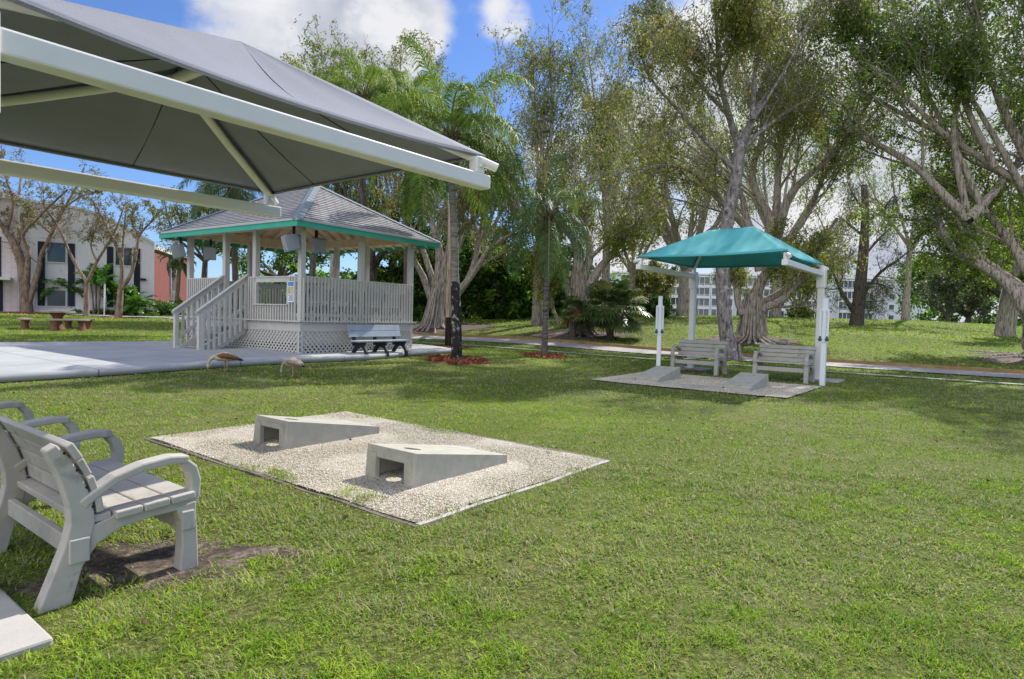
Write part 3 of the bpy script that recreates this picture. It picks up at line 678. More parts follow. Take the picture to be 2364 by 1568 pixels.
# beams, roof
m = MB()
for a, b in (((-.05, -.05), (GW+.05, .05)), ((-.05, GD-.05), (GW+.05, GD+.05)), ((-.05, .05), (.05, GD-.05)), ((GW-.05, .05), (GW+.05, GD-.05))): m.span((*a, 3.25), (*b, 3.5))
m.build('beam', M['beige'], gz_r)
ov = .6; ez, rz_ = 3.32, 4.80; x0, x1, y0, y1 = -ov, GW+ov, -ov, GD+ov; hx = (x1-x0)/2
R0, R1 = Vector((GW/2, y0+hx, rz_)), Vector((GW/2, y1-hx, rz_))
E = [Vector((x0, y0, ez)), Vector((x1, y0, ez)), Vector((x1, y1, ez)), Vector((x0, y1, ez))]
planes = [(E[0], E[1], R0, R0), (E[1], E[2], R0, R1), (E[2], E[3], R1, R1), (E[3], E[0], R1, R0)]
vs, fs, uvs = [], [], []
nc = 21
for a, b, ca, cb in planes:
    nn = (b-a).cross(ca-a).normalized(); d = (b-a).normalized(); mid = (a+b)/2; sl_ = ((ca+cb)/2-mid).length
    for i in range(nc):
        t0, t1 = i/nc, (i+1)/nc+.004
        P = [a.lerp(ca, t0)+nn*.016, b.lerp(cb, t0)+nn*.016, b.lerp(cb, min(t1, 1))+nn*.002, a.lerp(ca, min(t1, 1))+nn*.002]
        B = [a.lerp(ca, t0)+nn*.0005, b.lerp(cb, t0)+nn*.0005]
        k = len(vs); vs += P+B; fs += [(k, k+1, k+2, k+3), (k+4, k+5, k+1, k)]
        for f in ((0, 1, 2, 3), (4, 5, 1, 0)):
            for j in f: q = (P+B)[j]; uvs.append(((q-a).dot(d)+i*.07, t0*nc*.14+(.07 if j < 2 or j > 3 else .139) - .066))
me = bpy.data.meshes.new('roof'); me.from_pydata([tuple(v) for v in vs], [], fs); ul = me.uv_layers.new(name='UVMap')
for i, q in enumerate(uvs): ul.data[i].uv = q
roof = link('roof', me, M['shingle'], gz_r)
m = MB()
for a, b in ((E[0], R0), (E[1], R0), (E[2], R1), (E[3], R1), (R0, R1)):
    n = 14 if (a-b).length > 2 else 5; side = (b-a).cross(Vector((0, 0, 1))).normalized()
    for i in range(n):
        p = a.lerp(b, i/n); q = a.lerp(b, (i+1.25)/n if i < n-1 else 1); up_ = Vector((0, 0, .034)); dn = Vector((0, 0, -.035 if n == 14 else -.04)); lift = Vector((0, 0, .012))
        m.add([p-side*.125+dn+lift*2, p+up_+lift, p+side*.125+dn+lift*2, q-side*.125+dn+lift, q+up_, q+side*.125+dn+lift], [(0, 1, 4, 3), (1, 2, 5, 4), (0, 2, 1)])
m.build('hip_cap', M['hipcap'], roof, 0, .006)
m = MB(); dr = MB()
for k in range(4):
    a, b = E[k], E[(k+1) % 4]; d = (b-a).normalized(); nn = d.cross(Vector((0, 0, 1)))
    m.bar(a+nn*-.012+Vector((0, 0, -.085))-d*.0, b+nn*-.012+Vector((0, 0, -.085)), .022, .15); dr.bar(a+nn*.012+Vector((0, 0, -.005))-d*.02, b+nn*.012+Vector((0, 0, -.005))+d*.02, .03, .05)
m.build('fascia', M['teal_trim'], roof); dr.build('drip_edge', M['drip'], roof)
m = MB()
dn = Vector((0, 0, -.05))
ctr = Vector((GW/2, GD/2, 0))
for a, b, ca, cb in planes:
    A, B = a+(Vector((ctr.x, ctr.y, a.z))-a).normalized()*.04+dn, b+(Vector((ctr.x, ctr.y, b.z))-b).normalized()*.04+dn
    if (ca-cb).length < .01: m.add([A, B, ca+dn], [(0, 1, 2)])
    else: m.add([A, B, cb+dn, ca+dn], [(0, 1, 2, 3)])
sof = m.build('soffit', M['beige'], roof)
m = MB(); dn = Vector((0, 0, -.115))
for a, b, ca, cb in planes:
    L = (b-a).length; d = (b-a).normalized(); n = int(L/.42); inn = Vector((-d.y, d.x, 0))
    for i in range(1, n):
        s_ = L*i/n; p = a+d*s_; dist = min(s_, L-s_, hx); tt = dist/hx
        if tt > .08: m.bar(p+inn*.05+dn+Vector((0, 0, .05*1.48/hx)), p+inn*(dist-.02)+Vector((0, 0, (rz_-ez)*tt))+dn, .042, .11)
for a, b in ((E[0], R0), (E[1], R0), (E[2], R1), (E[3], R1)): m.bar(a.lerp(b, .03)+dn*1.1, b+dn*1.1, .05, .13)
m.build('rafters', M['beige'], roof)
# speakers under the eaves
def gpt(x, y, z): return gz_r_mat @ Vector((x, y, z))
gz_r_mat = Matrix.Translation((-5.242, 15.603, GZ0)) @ Matrix.Rotation(GA, 4, 'Z')
def speaker(x, y, z, rz, label):
    r = thing('loudspeaker', gpt(x, y, z), GA+rz, label, 'loudspeaker', 'grey loudspeakers under the gazebo eaves')
    T = Matrix.Rotation(.26, 3, 'X'); m = MB(); w, h, d = .175, .2, .16
    vs = [(-w, -d, -h), (w, -d, -h), (w, -d, h), (-w, -d, h), (-w*.55, d, -h*.85), (w*.55, d, -h*.85), (w*.55, d, h*.95), (-w*.55, d, h*.95)]
    m.add([T @ Vector(v) for v in vs], [(0, 1, 2, 3), (5, 4, 7, 6), (0, 4, 5, 1), (1, 5, 6, 2), (2, 6, 7, 3), (3, 7, 4, 0)]); m.build('cabinet', M['speaker'], r, .02)
    m = MB(); m.add([T @ Vector(v) for v in [(-w*.94, -d-.012, -h*.94), (w*.94, -d-.012, -h*.94), (w*.94, -d-.012, h*.94), (-w*.94, -d-.012, h*.94)]], [(0, 1, 2, 3)]); gr_ = m.build('grille', M['grille'], r, 0, .012)
    m = MB(); c = T @ Vector((0, -d-.02, -h*.78)); m.tube([c, c+Vector((0, -.008, 0))], [.018, .018], 10); m.build('badge', M['black'], gr_)
    m = MB(); m.span((-.03, .02, h*.8), (.03, .08, h+.20)); m.span((-.02, .0, h*.9), (.02, .2, h*1.0)); m.build('bracket', M['black'], r)
speaker(-.30, .0, 2.82, -PI/2-.35, 'grey loudspeaker hung by the near corner post of the gazebo')
speaker(-.34, 5.12, 2.80, -PI/2-.45, 'grey loudspeaker hung above the far post of the stair face')
speaker(.55, 5.0, 2.84, -PI/2+.9, 'grey loudspeaker seen from its side, hung inside left of the stair opening')
speaker(.95, .62, 2.92, -.12, 'dark faced loudspeaker hung inside the right face of the gazebo')
# notice on the railing by the corner post
r = thing('notice_sign', gpt(-.118, .12, 1.38), GA, 'narrow notice sign with pictures on the stair face railing', 'sign')
def gx(m_, a0, a1, b0, b1, th): m_.span((-.006-th, a0, b0), (-.006, a1, b1))
m = MB(); gx(m, -.0, .24, 0, .52, 0.008); bd = m.build('panel', M['post_white'], r)
M['sky_blue'] = simple('printed_blue', (.10, .25, .48), .5, .1, 5, 0); M['sandp'] = simple('printed_sand', (.5, .42, .28), .5, .35, 14, 0)
m = MB(); gx(m, .012, .228, .40, .505, .0095); m.build('printed_header', M['sky_blue'], bd); m = MB(); gx(m, .015, .225, .20, .385, .0095); m.build('printed_picture', M['sandp'], bd)
m = MB()
for i in range(6): gx(m, .02, .22-(i*37 % 5)*.012, .17-i*.026, .182-i*.026, .0095)
m.build('printed_lines', M['navy'], bd)
# ------------------------------------------------------------------ plank benches with dark cast legs (facing +y)
def plank_bench(plank, label, grp, L=1.86):
    r = thing('plank_bench', (0, 0, 0), 0, label, 'bench', grp)
    for x in (-L/2+.2, 0, L/2-.2):
        m = MB(); k = .04
        m.strip([(-.26, 0), (-.24, .12), (-.15, .24), (-.06, .32), (.05, .36)], [.1, .085, .09, .12, .11], x-k, x+k); m.strip([(.26, 0), (.24, .14), (.17, .26), (.06, .33), (-.06, .36)], [.1, .085, .09, .12, .11], x-k+.003, x+k-.003)
        m.strip([(-.22, .30), (-.22, .45), (-.27, .66), (-.31, .82)], [.1, .08, .07, .06], x-k+.005, x+k-.005); m.span((x-k+.008, -.24, .34), (x+k-.008, .22, .40))
        m.build('leg', M['black'], r, .008)
    for y, w in ((-.08, .17), (.12, .17)):
        m = MB(); m.span((-L/2, y-w/2, .402), (L/2, y+w/2, .44)); m.build('seat_plank', plank, r, .005)
    for y, z in ((-.212, .60), (-.248, .76)):
        m = MB(); m.box((0, y, z), (L, .038, .155), Matrix.Rotation(.22, 3, 'X')); m.build('back_plank', plank, r, .005)
    return r
pb = plank_bench(M['blueplank'], 'blue grey plank bench with dark cast legs outside the gazebo right face', 'plank benches at the gazebo')
pb.location = gpt(2.05, -.68, 0)+Vector((0, 0, gz(*gpt(2.05, -.68, 0)[:2])+.035-GZ0)); pb.rotation_euler = (0, 0, GA+PI)
def inside(x, y, rz, label):
    c = clone(pb, gpt(x, y, DK), GA+rz, label)
    for ch in c.children:
        if 'plank' in ch.name: ch.data = ch.data.copy(); ch.data.materials[0] = M['whiteplank']
inside(1.05, .45, 0, 'pale plank bench inside the gazebo against the right face railing, nearer the corner post')
inside(2.95, .45, 0, 'pale plank bench inside the gazebo against the right face railing, farther from the corner post')
inside(3.4, 1.7, PI/2, 'pale plank bench inside the gazebo seen through the railing opening')
inside(3.4, 3.9, PI/2, 'pale plank bench deep inside the gazebo seen behind the stair handrails')
# ------------------------------------------------------------------ geese
def goose(px, py, d, rz, label, s=1., tone=(.33, .27, .2), neckdown=.0):
    p = at(px, py, d); r = thing('goose', (p[0], p[1], gz(p[0], p[1])+.03), rz, label, 'goose', 'geese grazing by the patio'); r.scale = (s, s, s)
    body = simple('goose_body_'+str(px), tone, .8, .3, 16, .2, 80); wingm = simple('goose_wing_'+str(px), (.17, .075, .035) if px < 600 else (.27, .22, .17), .7, .35, 18, .2, 60)
    m = MB()
    def ell(pts, rs, n=14, sq=.9): 
        vs = []
        for (y, z), rr in zip(pts, rs):
            for k in range(n): a = 2*PI*k/n; vs.append((rr*sq*math.cos(a), y, z+rr*math.sin(a)))
        N = len(pts); m.add(vs, [(i*n+k, i*n+(k+1) % n, (i+1)*n+(k+1) % n, (i+1)*n+k) for i in range(N-1) for k in range(n)]+[tuple(range(n))[::-1], tuple((N-1)*n+k for k in range(n))], True)
    ell([(.21, .235), (.18, .25), (.12, .27), (.04, .285), (-.05, .28), (-.14, .265), (-.22, .24), (-.27, .225)], [.02, .055, .085, .102, .1, .075, .045, .015])
    m.tube([(0, .12, .27), (0, .2, .27), (0, .265, .245), (0, .305, .19), (0, .32, .13), (0, .325, .09)], [.07, .052, .038, .03, .027, .026], 12)
    m.tube([(0, .322, .11), (0, .33, .075), (0, .338, .045)], [.03, .036, .026], 12)
    b = m.build('body', body, r); rm = b.modifiers.new('r', 'REMESH'); rm.mode = 'VOXEL'; rm.voxel_size = .009; rm.use_smooth_shade = True; smd = b.modifiers.new('s', 'SMOOTH'); smd.iterations = 3
    bk = MB(); bk.tube([(0, .337, .05), (0, .352, .012)], [.017, .006], 8); bk.build('beak', M['skin_leg'], b)
    for sx in (-1, 1):
        w_ = MB(); w_.tube([(sx*.05, .14, .30), (sx*.082, .05, .305), (sx*.078, -.07, .295), (sx*.05, -.18, .262), (sx*.02, -.29, .232)], [.02, .052, .058, .042, .008], 10); w_.build('wing', wingm, b)
        l_ = MB(); y0_ = .02 if sx > 0 else -.05; l_.tube([(sx*.045, y0_, .2), (sx*.047, y0_-.012, .13), (sx*.047, y0_+.012, .075), (sx*.047, y0_, .008)], [.022, .013, .0085, .009], 8)
        for a in (-.5, 0, .5): l_.tube([(sx*.047, y0_, .008), (sx*.047+.05*math.sin(a), y0_+.055*math.cos(a), .004)], [.008, .004], 6)
        l_.build('leg', M['skin_leg'], b)
    t = MB(); t.tube([(0, -.2, .25), (0, -.28, .228), (0, -.35, .21)], [.035, .03, .012], 8); t.build('tail', M['black'], b)
goose(520, 852, 12.6, PI/2+.15, 'brown winged goose feeding with lowered head at the patio edge', .98, (.46, .40, .28))
goose(676, 872, 12.2, PI/2-.5, 'pale grey goose feeding on the grass in front of the gazebo', .95, (.36, .3, .25))
# ------------------------------------------------------------------ stone picnic table and its benches
tp = at(133, 757, 26.5); tz = gz(tp[0], tp[1])
r = thing('picnic_table', (tp[0], tp[1], tz), .3, 'brown stone picnic table with pedestal on the left lawn', 'table')
m = MB(); m.tube([(0, 0, .70), (0, 0, .77)], [.62, .62], 28); m.build('tabletop', M['stone_table'], r, .012)
m = MB(); m.tube([(0, 0, -.02), (0, 0, .08), (0, 0, .2), (0, 0, .5), (0, 0, .7)], [.3, .27, .17, .17, .3], 16); m.build('pedestal', M['rustleg'], r)
for k, (a, lb) in enumerate(((-2.5, 'curved stone bench left of the picnic table'), (-.6, 'curved stone bench right of the picnic table'), (1.45, 'curved stone bench behind the picnic table'))):
    b = thing('stone_bench', (tp[0], tp[1], tz), a, lb, 'bench', 'curved stone benches round the picnic table')
    m = MB(); n = 10; poly = [(1.0*math.cos(t), 1.0*math.sin(t)) for t in np.linspace(-.62, .62, n)]+[(1.36*math.cos(t), 1.36*math.sin(t)) for t in np.linspace(.62, -.62, n)]
    m.prism(poly, .38, .45); m.build('seat', M['stone_table'], b, .01)
    for t in (-.42, .42):
        m = MB(); c = (1.18*math.cos(t), 1.18*math.sin(t)); m.tube([(*c, -.03), (*c, .06), (*c, .2), (*c, .38)], [.19, .15, .11, .16], 12); m.build('leg', M['rustleg'], b)
# ------------------------------------------------------------------ utility pole
p = at(1034, 806, 23.3); r = thing('wooden_pole', (p[0], p[1], gz(p[0], p[1])), 0, 'bare wooden pole with dark foot left of the large queen palm', 'pole')
m = MB(); m.tube([(0, 0, 1.15), (.01, 0, 3), (.0, 0, 6.0)], [.115, .11, .1], 14); m.build('shaft', M['pole_wood'], r)
m = MB(); m.tube([(.02, 0, -.1), (.01, 0, .6), (0, 0, 1.152)], [.15, .13, .1152], 14); m.build('foot', M['pole_dark'], r)
m = MB(); m.span((-.1, -.12, 5.72), (.12, .12, 5.98)); m.box((.0, -.2, 5.86), (.3, .2, .2), Matrix.Rotation(.5, 3, 'X')); m.build('floodlight', M['black'], r)

# ------------------------------------------------------------------ buildings
def uvbox(name, quads, mat, parent):           # quads with metric uv
    vs, fs, uvs = [], [], []
    for q in quads:
        k = len(vs); q = [Vector(p) for p in q]; vs += q; fs.append(tuple(range(k, k+len(q)))); d = (q[1]-q[0]).normalized(); nn = (q[1]-q[0]).cross(q[2]-q[0]).normalized(); e = nn.cross(d)
        uvs += [((p-q[0]).dot(d), (p-q[0]).dot(e)) for p in q]
    me = bpy.data.meshes.new(name); me.from_pydata([tuple(v) for v in vs], [], fs); ul = me.uv_layers.new(name='UVMap')
    for i, q in enumerate(uvs): ul.data[i].uv = q
    return link(name, me, mat, parent)
EW = np.array([-24.2, 42.5, 0]); DW = np.array([-1.51, -1, 0])/math.hypot(1.51, 1); NW = np.array([1, -1.51, 0])/math.hypot(1.51, 1)
def onwall(x, y, off_=0):                      # pixel -> (s along wall to the left, height)
    q = FW + RT*(x-1182)/F_ - UP*(y-784.2)/F_; c = np.array([0, 0, HC]); t = (NW @ (EW+NW*off_-c))/(NW @ q); p = c+q*t; return ((p-EW) @ DW, p[2])
def z4(x, y): return (x/2.613/1.1294, (y/2.613+350)/1.1294)
bz = .75; wz0 = bz
B = thing('apartment_building', tuple(EW+np.array([0, 0, 0])), math.atan2(DW[1], DW[0]), 'white painted brick building with tall black shutters behind bare trees', 'building')
# local frame: x = leftwards along the wall, y = into... the outward normal is +y*sgn
sgn = 1 if (Matrix.Rotation(math.atan2(DW[1], DW[0]), 3, 'Z') @ Vector((0, 1, 0))).dot(Vector(NW)) > 0 else -1
def lw(s_, z, out=0): return Vector((s_, sgn*out, z))
def box_w(m_, s0, s1, z0, z1, o0, o1): m_.span((s0, sgn*o0, z0), (s1, sgn*o1, z1))
top = [onwall(*z4(1058, 752)), onwall(*z4(960, 700)), onwall(*z4(820, 625)), onwall(*z4(660, 548)), onwall(*z4(500, 505))]
outline = [(-.0, bz-1)]+[(s_, z) for s_, z in top]+[(9, top[-1][1]+.25), (12, top[-1][1]-.4), (20, top[0][1]), (20, bz-1)]
outline[1] = (0, outline[1][1])
uvbox('wall', [[lw(s_, z) for s_, z in outline], [lw(0, outline[0][1]), lw(0, outline[1][1]), lw(0, outline[1][1], -14), lw(0, outline[0][1], -14)]], M['brick_white'], B)
m = MB()
for (a, za), (b, zb_) in zip(outline[1:-2], outline[2:-1]): m.bar(lw(a, za+.06, .04), lw(b, zb_+.06, .04), .3, .14)
m.build('coping', M['flash'], B)
m = MB(); vs = [lw(s_, z-.05, -.1) for s_, z in outline[1:-1]]+[lw(s_, z-.05, -14) for s_, z in outline[1:-1]]; k = len(outline)-2
m.add(vs, [(i, i+1, k+i+1, k+i) for i in range(k-1)]); m.build('roof', M['drip'], B)
def wincol(xl, xr, yt, yb, yp, lowtop):
    (sl0, zt) = onwall(*z4(xl, yt)); (sr0, _) = onwall(*z4(xr, yt+ (xr-xl)*.07)); zb0 = onwall(*z4(xl, yb))[1]; w_ = sl0-sr0; sh = w_*.19
    for a, b in ((sl0-sh, sl0), (sr0, sr0+sh)):
        m = MB(); box_w(m, a, b, zb0, zt, .0, .06); m.build('shutter', M['black_shutter'], B)
    zp = onwall(*z4(xl, yp))[1]; zl = onwall(*z4(xl, lowtop))[1]
    for lo, hi in ((zp, zt-.02), (zb0, zl)):
        m = MB(); f = .07; a, b = sr0+sh+.12, sl0-sh-.12
        box_w(m, a-f, b+f, hi, hi+f, 0, .07); box_w(m, a-f, b+f, lo-f, lo, 0, .09); box_w(m, a-f, a, lo, hi, 0, .07); box_w(m, b, b+f, lo, hi, 0, .07); wd = m.build('window', M['flash'], B)
        m = MB(); box_w(m, a, b, lo, hi, 0, .03); m.build('pane', M['glass'], wd)
wincol(257, 510, 730, 1168, 865, 1060); wincol(728, 955, 765, 1178, 888, 1070); wincol(-215, 8, 685, 1165, 830, 1200)
m = MB(); s_, z = onwall(*z4(85, 990)); box_w(m, s_, s_+4, z-.08, z+.08, .0, 1.3); m.build('door_canopy', M['flash'], B)
m = MB(); s_, zt = onwall(*z4(20, 1000)); box_w(m, s_, s_+1.2, bz-.2, zt, 0, .05); m.build('door', M['black_shutter'], B)
s1_, zt1 = onwall(*z4(118, 700)); uvbox('entry_wall', [[lw(s1_+.0, bz-1, .02), lw(s1_, 8.2, .02), lw(20, 8.2, .02), lw(20, bz-1, .02)]], M['brick_pink'], B)
s_, z = onwall(*z4(975, 992)); m = MB(); box_w(m, s_-.16, s_+.16, z-.06, z+.08, 0, .2); m.build('wall_lamp', M['black'], B)
# red brick building
B2 = thing('brick_building', tuple(at(358, 712, 52)*np.array([1, 1, 0])), 0, 'red brick building with white stairwell beyond the white painted one', 'building')
o2 = at(358, 712, 52); 
def rel(x, y, d): p = at(x, y, d); return Vector((p[0]-o2[0], p[1]-o2[1], p[2]))
def vquad(xl, dl, xr, dr, ytl, ytr): 
    a, b = rel(xl, 712, dl), rel(xr, 712, dr); tl, tr = rel(xl, ytl, dl), rel(xr, ytr, dr); a.z = b.z = 0; return [a, b, tr, tl]
q1 = vquad(356, 52, 394, 60, 574, 588); q2 = vquad(411, 60.5, 446, 66, 588, 602); q3 = vquad(394, 60.1, 411, 60.4, 588, 588)
uvbox('wall', [q1, q2, [q1[0], q1[3], q1[3]+Vector((-6, 6, 0)), q1[0]+Vector((-6, 6, 0))]], M['brick_red'], B2)
uvbox('stairwell', [q3], M['brick_white'], B2)
m = MB(); a = rel(398, 618, 60); b = rel(408, 672, 60); m.span((a.x, a.y-.05, b.z), (b.x, a.y, a.z)); m.build('stair_window', M['post_white'], B2)
m = MB(); m.bar(q1[3]+Vector((0, 0, .1)), q1[2]+Vector((0, 0, .1)), .5, .35); m.bar(q1[2]+Vector((0, -.2, .1)), q2[2]+Vector((0, -.2, .1)), .5, .35); m.build('roof_trim', M['flash'], B2)
# far apartment block beyond the rise
D3 = 165.; xL, xR = at(1420, 700, D3), at(2140, 700, D3); topz = at(1990, 645, D3)[2]
B3 = thing('apartment_block', (0, D3, 0), 0, 'long blue white apartment block with balconies beyond the grassy rise', 'building')
m = MB(); m.span((xL[0], 0, -2), (xR[0], 14, topz)); m.build('wall', M['apt'], B3)
m = MB(); m.span((xL[0]-.4, -.5, topz), (xR[0]+.4, 14, topz+.35)); m.build('roof_slab', M['apt_trim'], B3)
nf = 4; fh = 2.78
bays = [(1432, 1478), (1484, 1530), (1536, 1582), (1590, 1636), (1642, 1690), (1700, 1748), (1762, 1810), (1826, 1872), (1876, 1896), (1936, 1974), (1978, 2014)]
for (a, b) in bays:
    X0, X1 = at(a, 700, D3)[0], at(b, 700, D3)[0]
    for k in range(nf):
        zt = topz-.55-k*fh; fr = MB(); fr.span((X0-.25, -.35, zt), (X1+.25, 0, zt+.3)); fr.span((X0-.25, -.35, zt-fh+.3), (X1+.25, 0, zt-fh+.75)); fr.span((X0-.25, -.3, zt-fh+.75), (X0, 0, zt)); fr.span((X1, -.3, zt-fh+.75), (X1+.25, 0, zt))
        n = 4
        for i in range(1, n): xx = X0+(X1-X0)*i/n; fr.span((xx-.06, -.22, zt-fh+.75), (xx+.06, -.06, zt))
        fr.span((X0, -.24, zt-fh*.66), (X1, -.08, zt-fh*.66+.1)); w_ = fr.build('window', M['apt_trim'], B3); g_ = MB(); g_.span((X0, -.05, zt-fh+.75), (X1, -.012, zt)); g_.build('pane', M['glass_far'], w_)
for a, b in ((2052, 2064), (2080, 2086), (2096, 2102)):
    X0, X1 = at(a, 700, D3)[0], at(b, 700, D3)[0]
    for k in range(nf):
        if k == 0 and a < 2090: continue
        zt = topz-.9-k*fh; fr = MB(); fr.span((X0-.12, -.15, zt), (X1+.12, 0, zt+.12)); fr.span((X0-.12, -.2, zt-1.45), (X1+.12, 0, zt-1.3)); fr.span((X0-.12, -.12, zt-1.3), (X0, 0, zt)); fr.span((X1, -.12, zt-1.3), (X1+.12, 0, zt)); w_ = fr.build('window', M['apt_trim'], B3); g_ = MB(); g_.span((X0, -.05, zt-1.3), (X1, -.012, zt)); g_.build('pane', M['glass_far'], w_)
# ------------------------------------------------------------------ vegetation helpers
LS, LN = .78, .85
def nrm3(a): return a/np.maximum(np.linalg.norm(a, axis=-1, keepdims=True), 1e-9)
def leaf_quads(rg, C, Dv, ln, wd, tint):
    n = len(C); Dv = nrm3(Dv); s = nrm3(np.cross(Dv, rg.randn(n, 3))); ln = ln*rg.uniform(.6, 1.3, n)[:, None]; wd = wd*rg.uniform(.7, 1.2, n)[:, None]
    vs = np.stack([C-Dv*ln*.5, C+s*wd*.5-Dv*ln*.08, C+Dv*ln*.5, C-s*wd*.5-Dv*ln*.08], 1).reshape(-1, 3)
    return vs, np.arange(4*n).reshape(-1, 4), np.repeat(np.clip(tint, 0, 1), 4)
def foliage(name, rg, A, N, mat, parent, spread=.35, hang=.3, ln=.16, wd=.07, droop=.6, tb=.0, tr=.16, ct=.24, flat=1., k=8):
    # leaves sit along short drooping sprays that start at the twigs
    A = np.asarray(A, float); n = len(A); N = N*LN; ln = ln*LS; wd = wd*LS; cl = rg.randn(n)*ct
    ns = np.maximum(0, rg.poisson(N/n/k, n)); idx = np.repeat(np.arange(n), ns); m = len(idx)
    S0 = A[idx]+rg.randn(m, 3)*spread*.4*np.array([1, 1, flat])
    d = nrm3(rg.randn(m, 3)*np.array([1, 1, .6*flat])+np.array([0, 0, -1.9*droop])); L = (spread*1.1+hang*.9)*rg.uniform(.4, 1.4, m)
    t = np.tile((np.arange(k)+.5)/k, m)+rg.randn(m*k)*.04; r = np.repeat(np.arange(m), k)
    C = S0[r]+d[r]*(t*L[r])[:, None]+rg.randn(m*k, 3)*ln*.38; C[:, 2] -= .25*L[r]*t*t*droop
    D = d[r]*.9+rg.randn(m*k, 3)*.65+np.array([0, 0, -.5*droop])
    tint = .42+tb+cl[idx][r]+(rg.randn(m)*.13)[r]+rg.randn(m*k)*tr
    v, f, a = leaf_quads(rg, C, D, ln*1.12, wd*1.15, tint)
    return np_mesh(name, v, f, 4, mat, parent, a)
def spline(pts, n):
    P = np.array(pts, float); m = len(P)
    if m < 3: return pline(P, n)
    Q = np.vstack([2*P[0]-P[1], P, 2*P[-1]-P[-2]]); out = []
    for s in np.linspace(0, m-1, n):
        k = min(int(s), m-2); t = s-k; a, b, c, d = Q[k:k+4]
        out.append(.5*((2*b)+(-a+c)*t+(2*a-5*b+4*c-d)*t*t+(-a+3*b-3*c+d)*t**3))
    return np.array(out)
class Tree:
    def __init__(s, seed, levels=3, kids=(7, 6, 4), ang=(.5, .55, .6), lenf=(.72, .62, .5), up=(.09, .05, -.01), wob=.13, seg=.55, leafl=2, thin=.5):
        s.rg = np.random.RandomState(seed); s.levels, s.kids, s.ang, s.lenf, s.up, s.wob, s.seg, s.leafl, s.thin = levels, kids, ang, lenf, up, wob, seg, leafl, thin
        s.mb = MB(); s.anch = []
    def sub(s, pts, r, lv, t0, L):
        if lv >= s.levels: return
        rg = s.rg; n = s.kids[lv]
        for j in range(n):
            t = t0+(1-t0)*(j+rg.rand())/n; k = min(int(t*(len(pts)-1)), len(pts)-2); p = pts[k]; d = nrm3(pts[k+1]-pts[k]); q = nrm3(np.cross(d, rg.randn(3))); a = s.ang[lv]*rg.uniform(.6, 1.3)
            s.grow(p, d*math.cos(a)+q*math.sin(a), L*s.lenf[lv]*rg.uniform(.65, 1.25)*(1-.35*t), max(.013, r*(1-.6*t)*s.thin), lv+1)
    def grow(s, p, d, L, r, lv, t0=.25):
        rg = s.rg; n = max(3, int(L/s.seg)); st = L/n; pts = [np.array(p, float)]; d = nrm3(np.array(d, float)); u = s.up[min(lv, len(s.up)-1)]
        for i in range(n): d = nrm3(d+rg.randn(3)*s.wob+np.array([0, 0, u])); pts.append(pts[-1]+d*st)
        rr = np.linspace(r, max(.008, r*.3), n+1); s.mb.tube(pts, list(rr), 7 if r > .1 else (5 if r > .03 else 3), False)
        if lv >= s.leafl: s.anch += pts[max(1, n//3):]
        s.sub(pts, r, lv, t0, L)
    def limb(s, pts, r0, r1, n=14, t0=.3, kids=True, jit=None, L=None, nn=9):
        P = spline(pts, n); rr = r0+(r1-r0)*np.linspace(0, 1, n)**.8; s.mb.tube(list(P), list(rr), nn, False, jit)
        if kids: s.sub(P, r0*.6+r1*.4, 0, t0, L or np.linalg.norm(P[-1]-P[0])*.75)
        return P
    def done(s, root, barkmat, leafmat_, N, crown='crown', **kw):
        inv = np.array(root.location); s.mb.v = [(a-inv[0], b-inv[1], c-inv[2]) for a, b, c in s.mb.v]
        s.mb.build('trunk', barkmat, root)
        if N: foliage(crown, s.rg, np.array(s.anch)-inv, N, leafmat_, root, **kw)
def z3(p): return (1328+p[0]*.4405, p[1]*.4405)
def z7(p): return (1416.7+p[0]*.29935, 487+p[1]*.29935)
def z6(p): return (929.7+p[0]*.2824, 398.4+p[1]*.2824)
def z8(p): return (1815+p[0]*.2994, 487+p[1]*.2994)
def z4f(p): return (p[0]*.33887, 309.9+p[1]*.33887)
def px(conv, pts, d0, d1=None):
    d1 = d0 if d1 is None else d1; n = len(pts); return [at(*(conv(p) if conv else p), d0+(d1-d0)*(i/(n-1))**1.5) for i, p in enumerate(pts)]
def groot(name, x, y, d, label, cat='tree', group=None):
    p = at(x, y, d); return thing(name, (p[0], p[1], gz(p[0], p[1])), 0, label, cat, group)
def fluted(rg, n):
    ph = rg.rand(4)*6
    return lambda i, k: 1+.16*math.sin(3*2*PI*k/n+ph[0]+i*.25)+.12*math.sin(5*2*PI*k/n+ph[1]-i*.2)
def buttress(T, base, top, r, nroots, spread=2.2, n=18):
    base = np.array(base); top = np.array(top); ax = top-base; rg = T.rg
    T.limb([base-np.array([0, 0, .3]), base+ax*.12, base+ax*.45, top], r*1.25, r*.8, 12, kids=False, jit=fluted(rg, n), nn=n)
    for k in range(nroots):                     # aerial roots hugging the trunk, spreading at the foot
        a = 2*PI*k/nroots+rg.rand()*.5; c, s_ = math.cos(a), math.sin(a); f = rg.uniform(.85, 1.25); L = spread*rg.uniform(.6, 1.2)*r
        g0 = base+np.array([c*(r*1.3+L), s_*(r*1.3+L), 0]); g0[2] = gz(g0[0], g0[1])-.04
        P = [g0, base+np.array([c*r*1.5, s_*r*1.5, .14]), base+ax*.25+np.array([c*r*1.15*f, s_*r*1.15*f, 0]), base+ax*.65+np.array([c*r*.95, s_*r*.95, 0]), base+ax*rg.uniform(.85, 1.1)+np.array([c*r*.7, s_*r*.7, 0])]
        T.limb(P, .035+.06*rg.rand(), .03+.03*rg.rand(), 10, kids=False, nn=6)
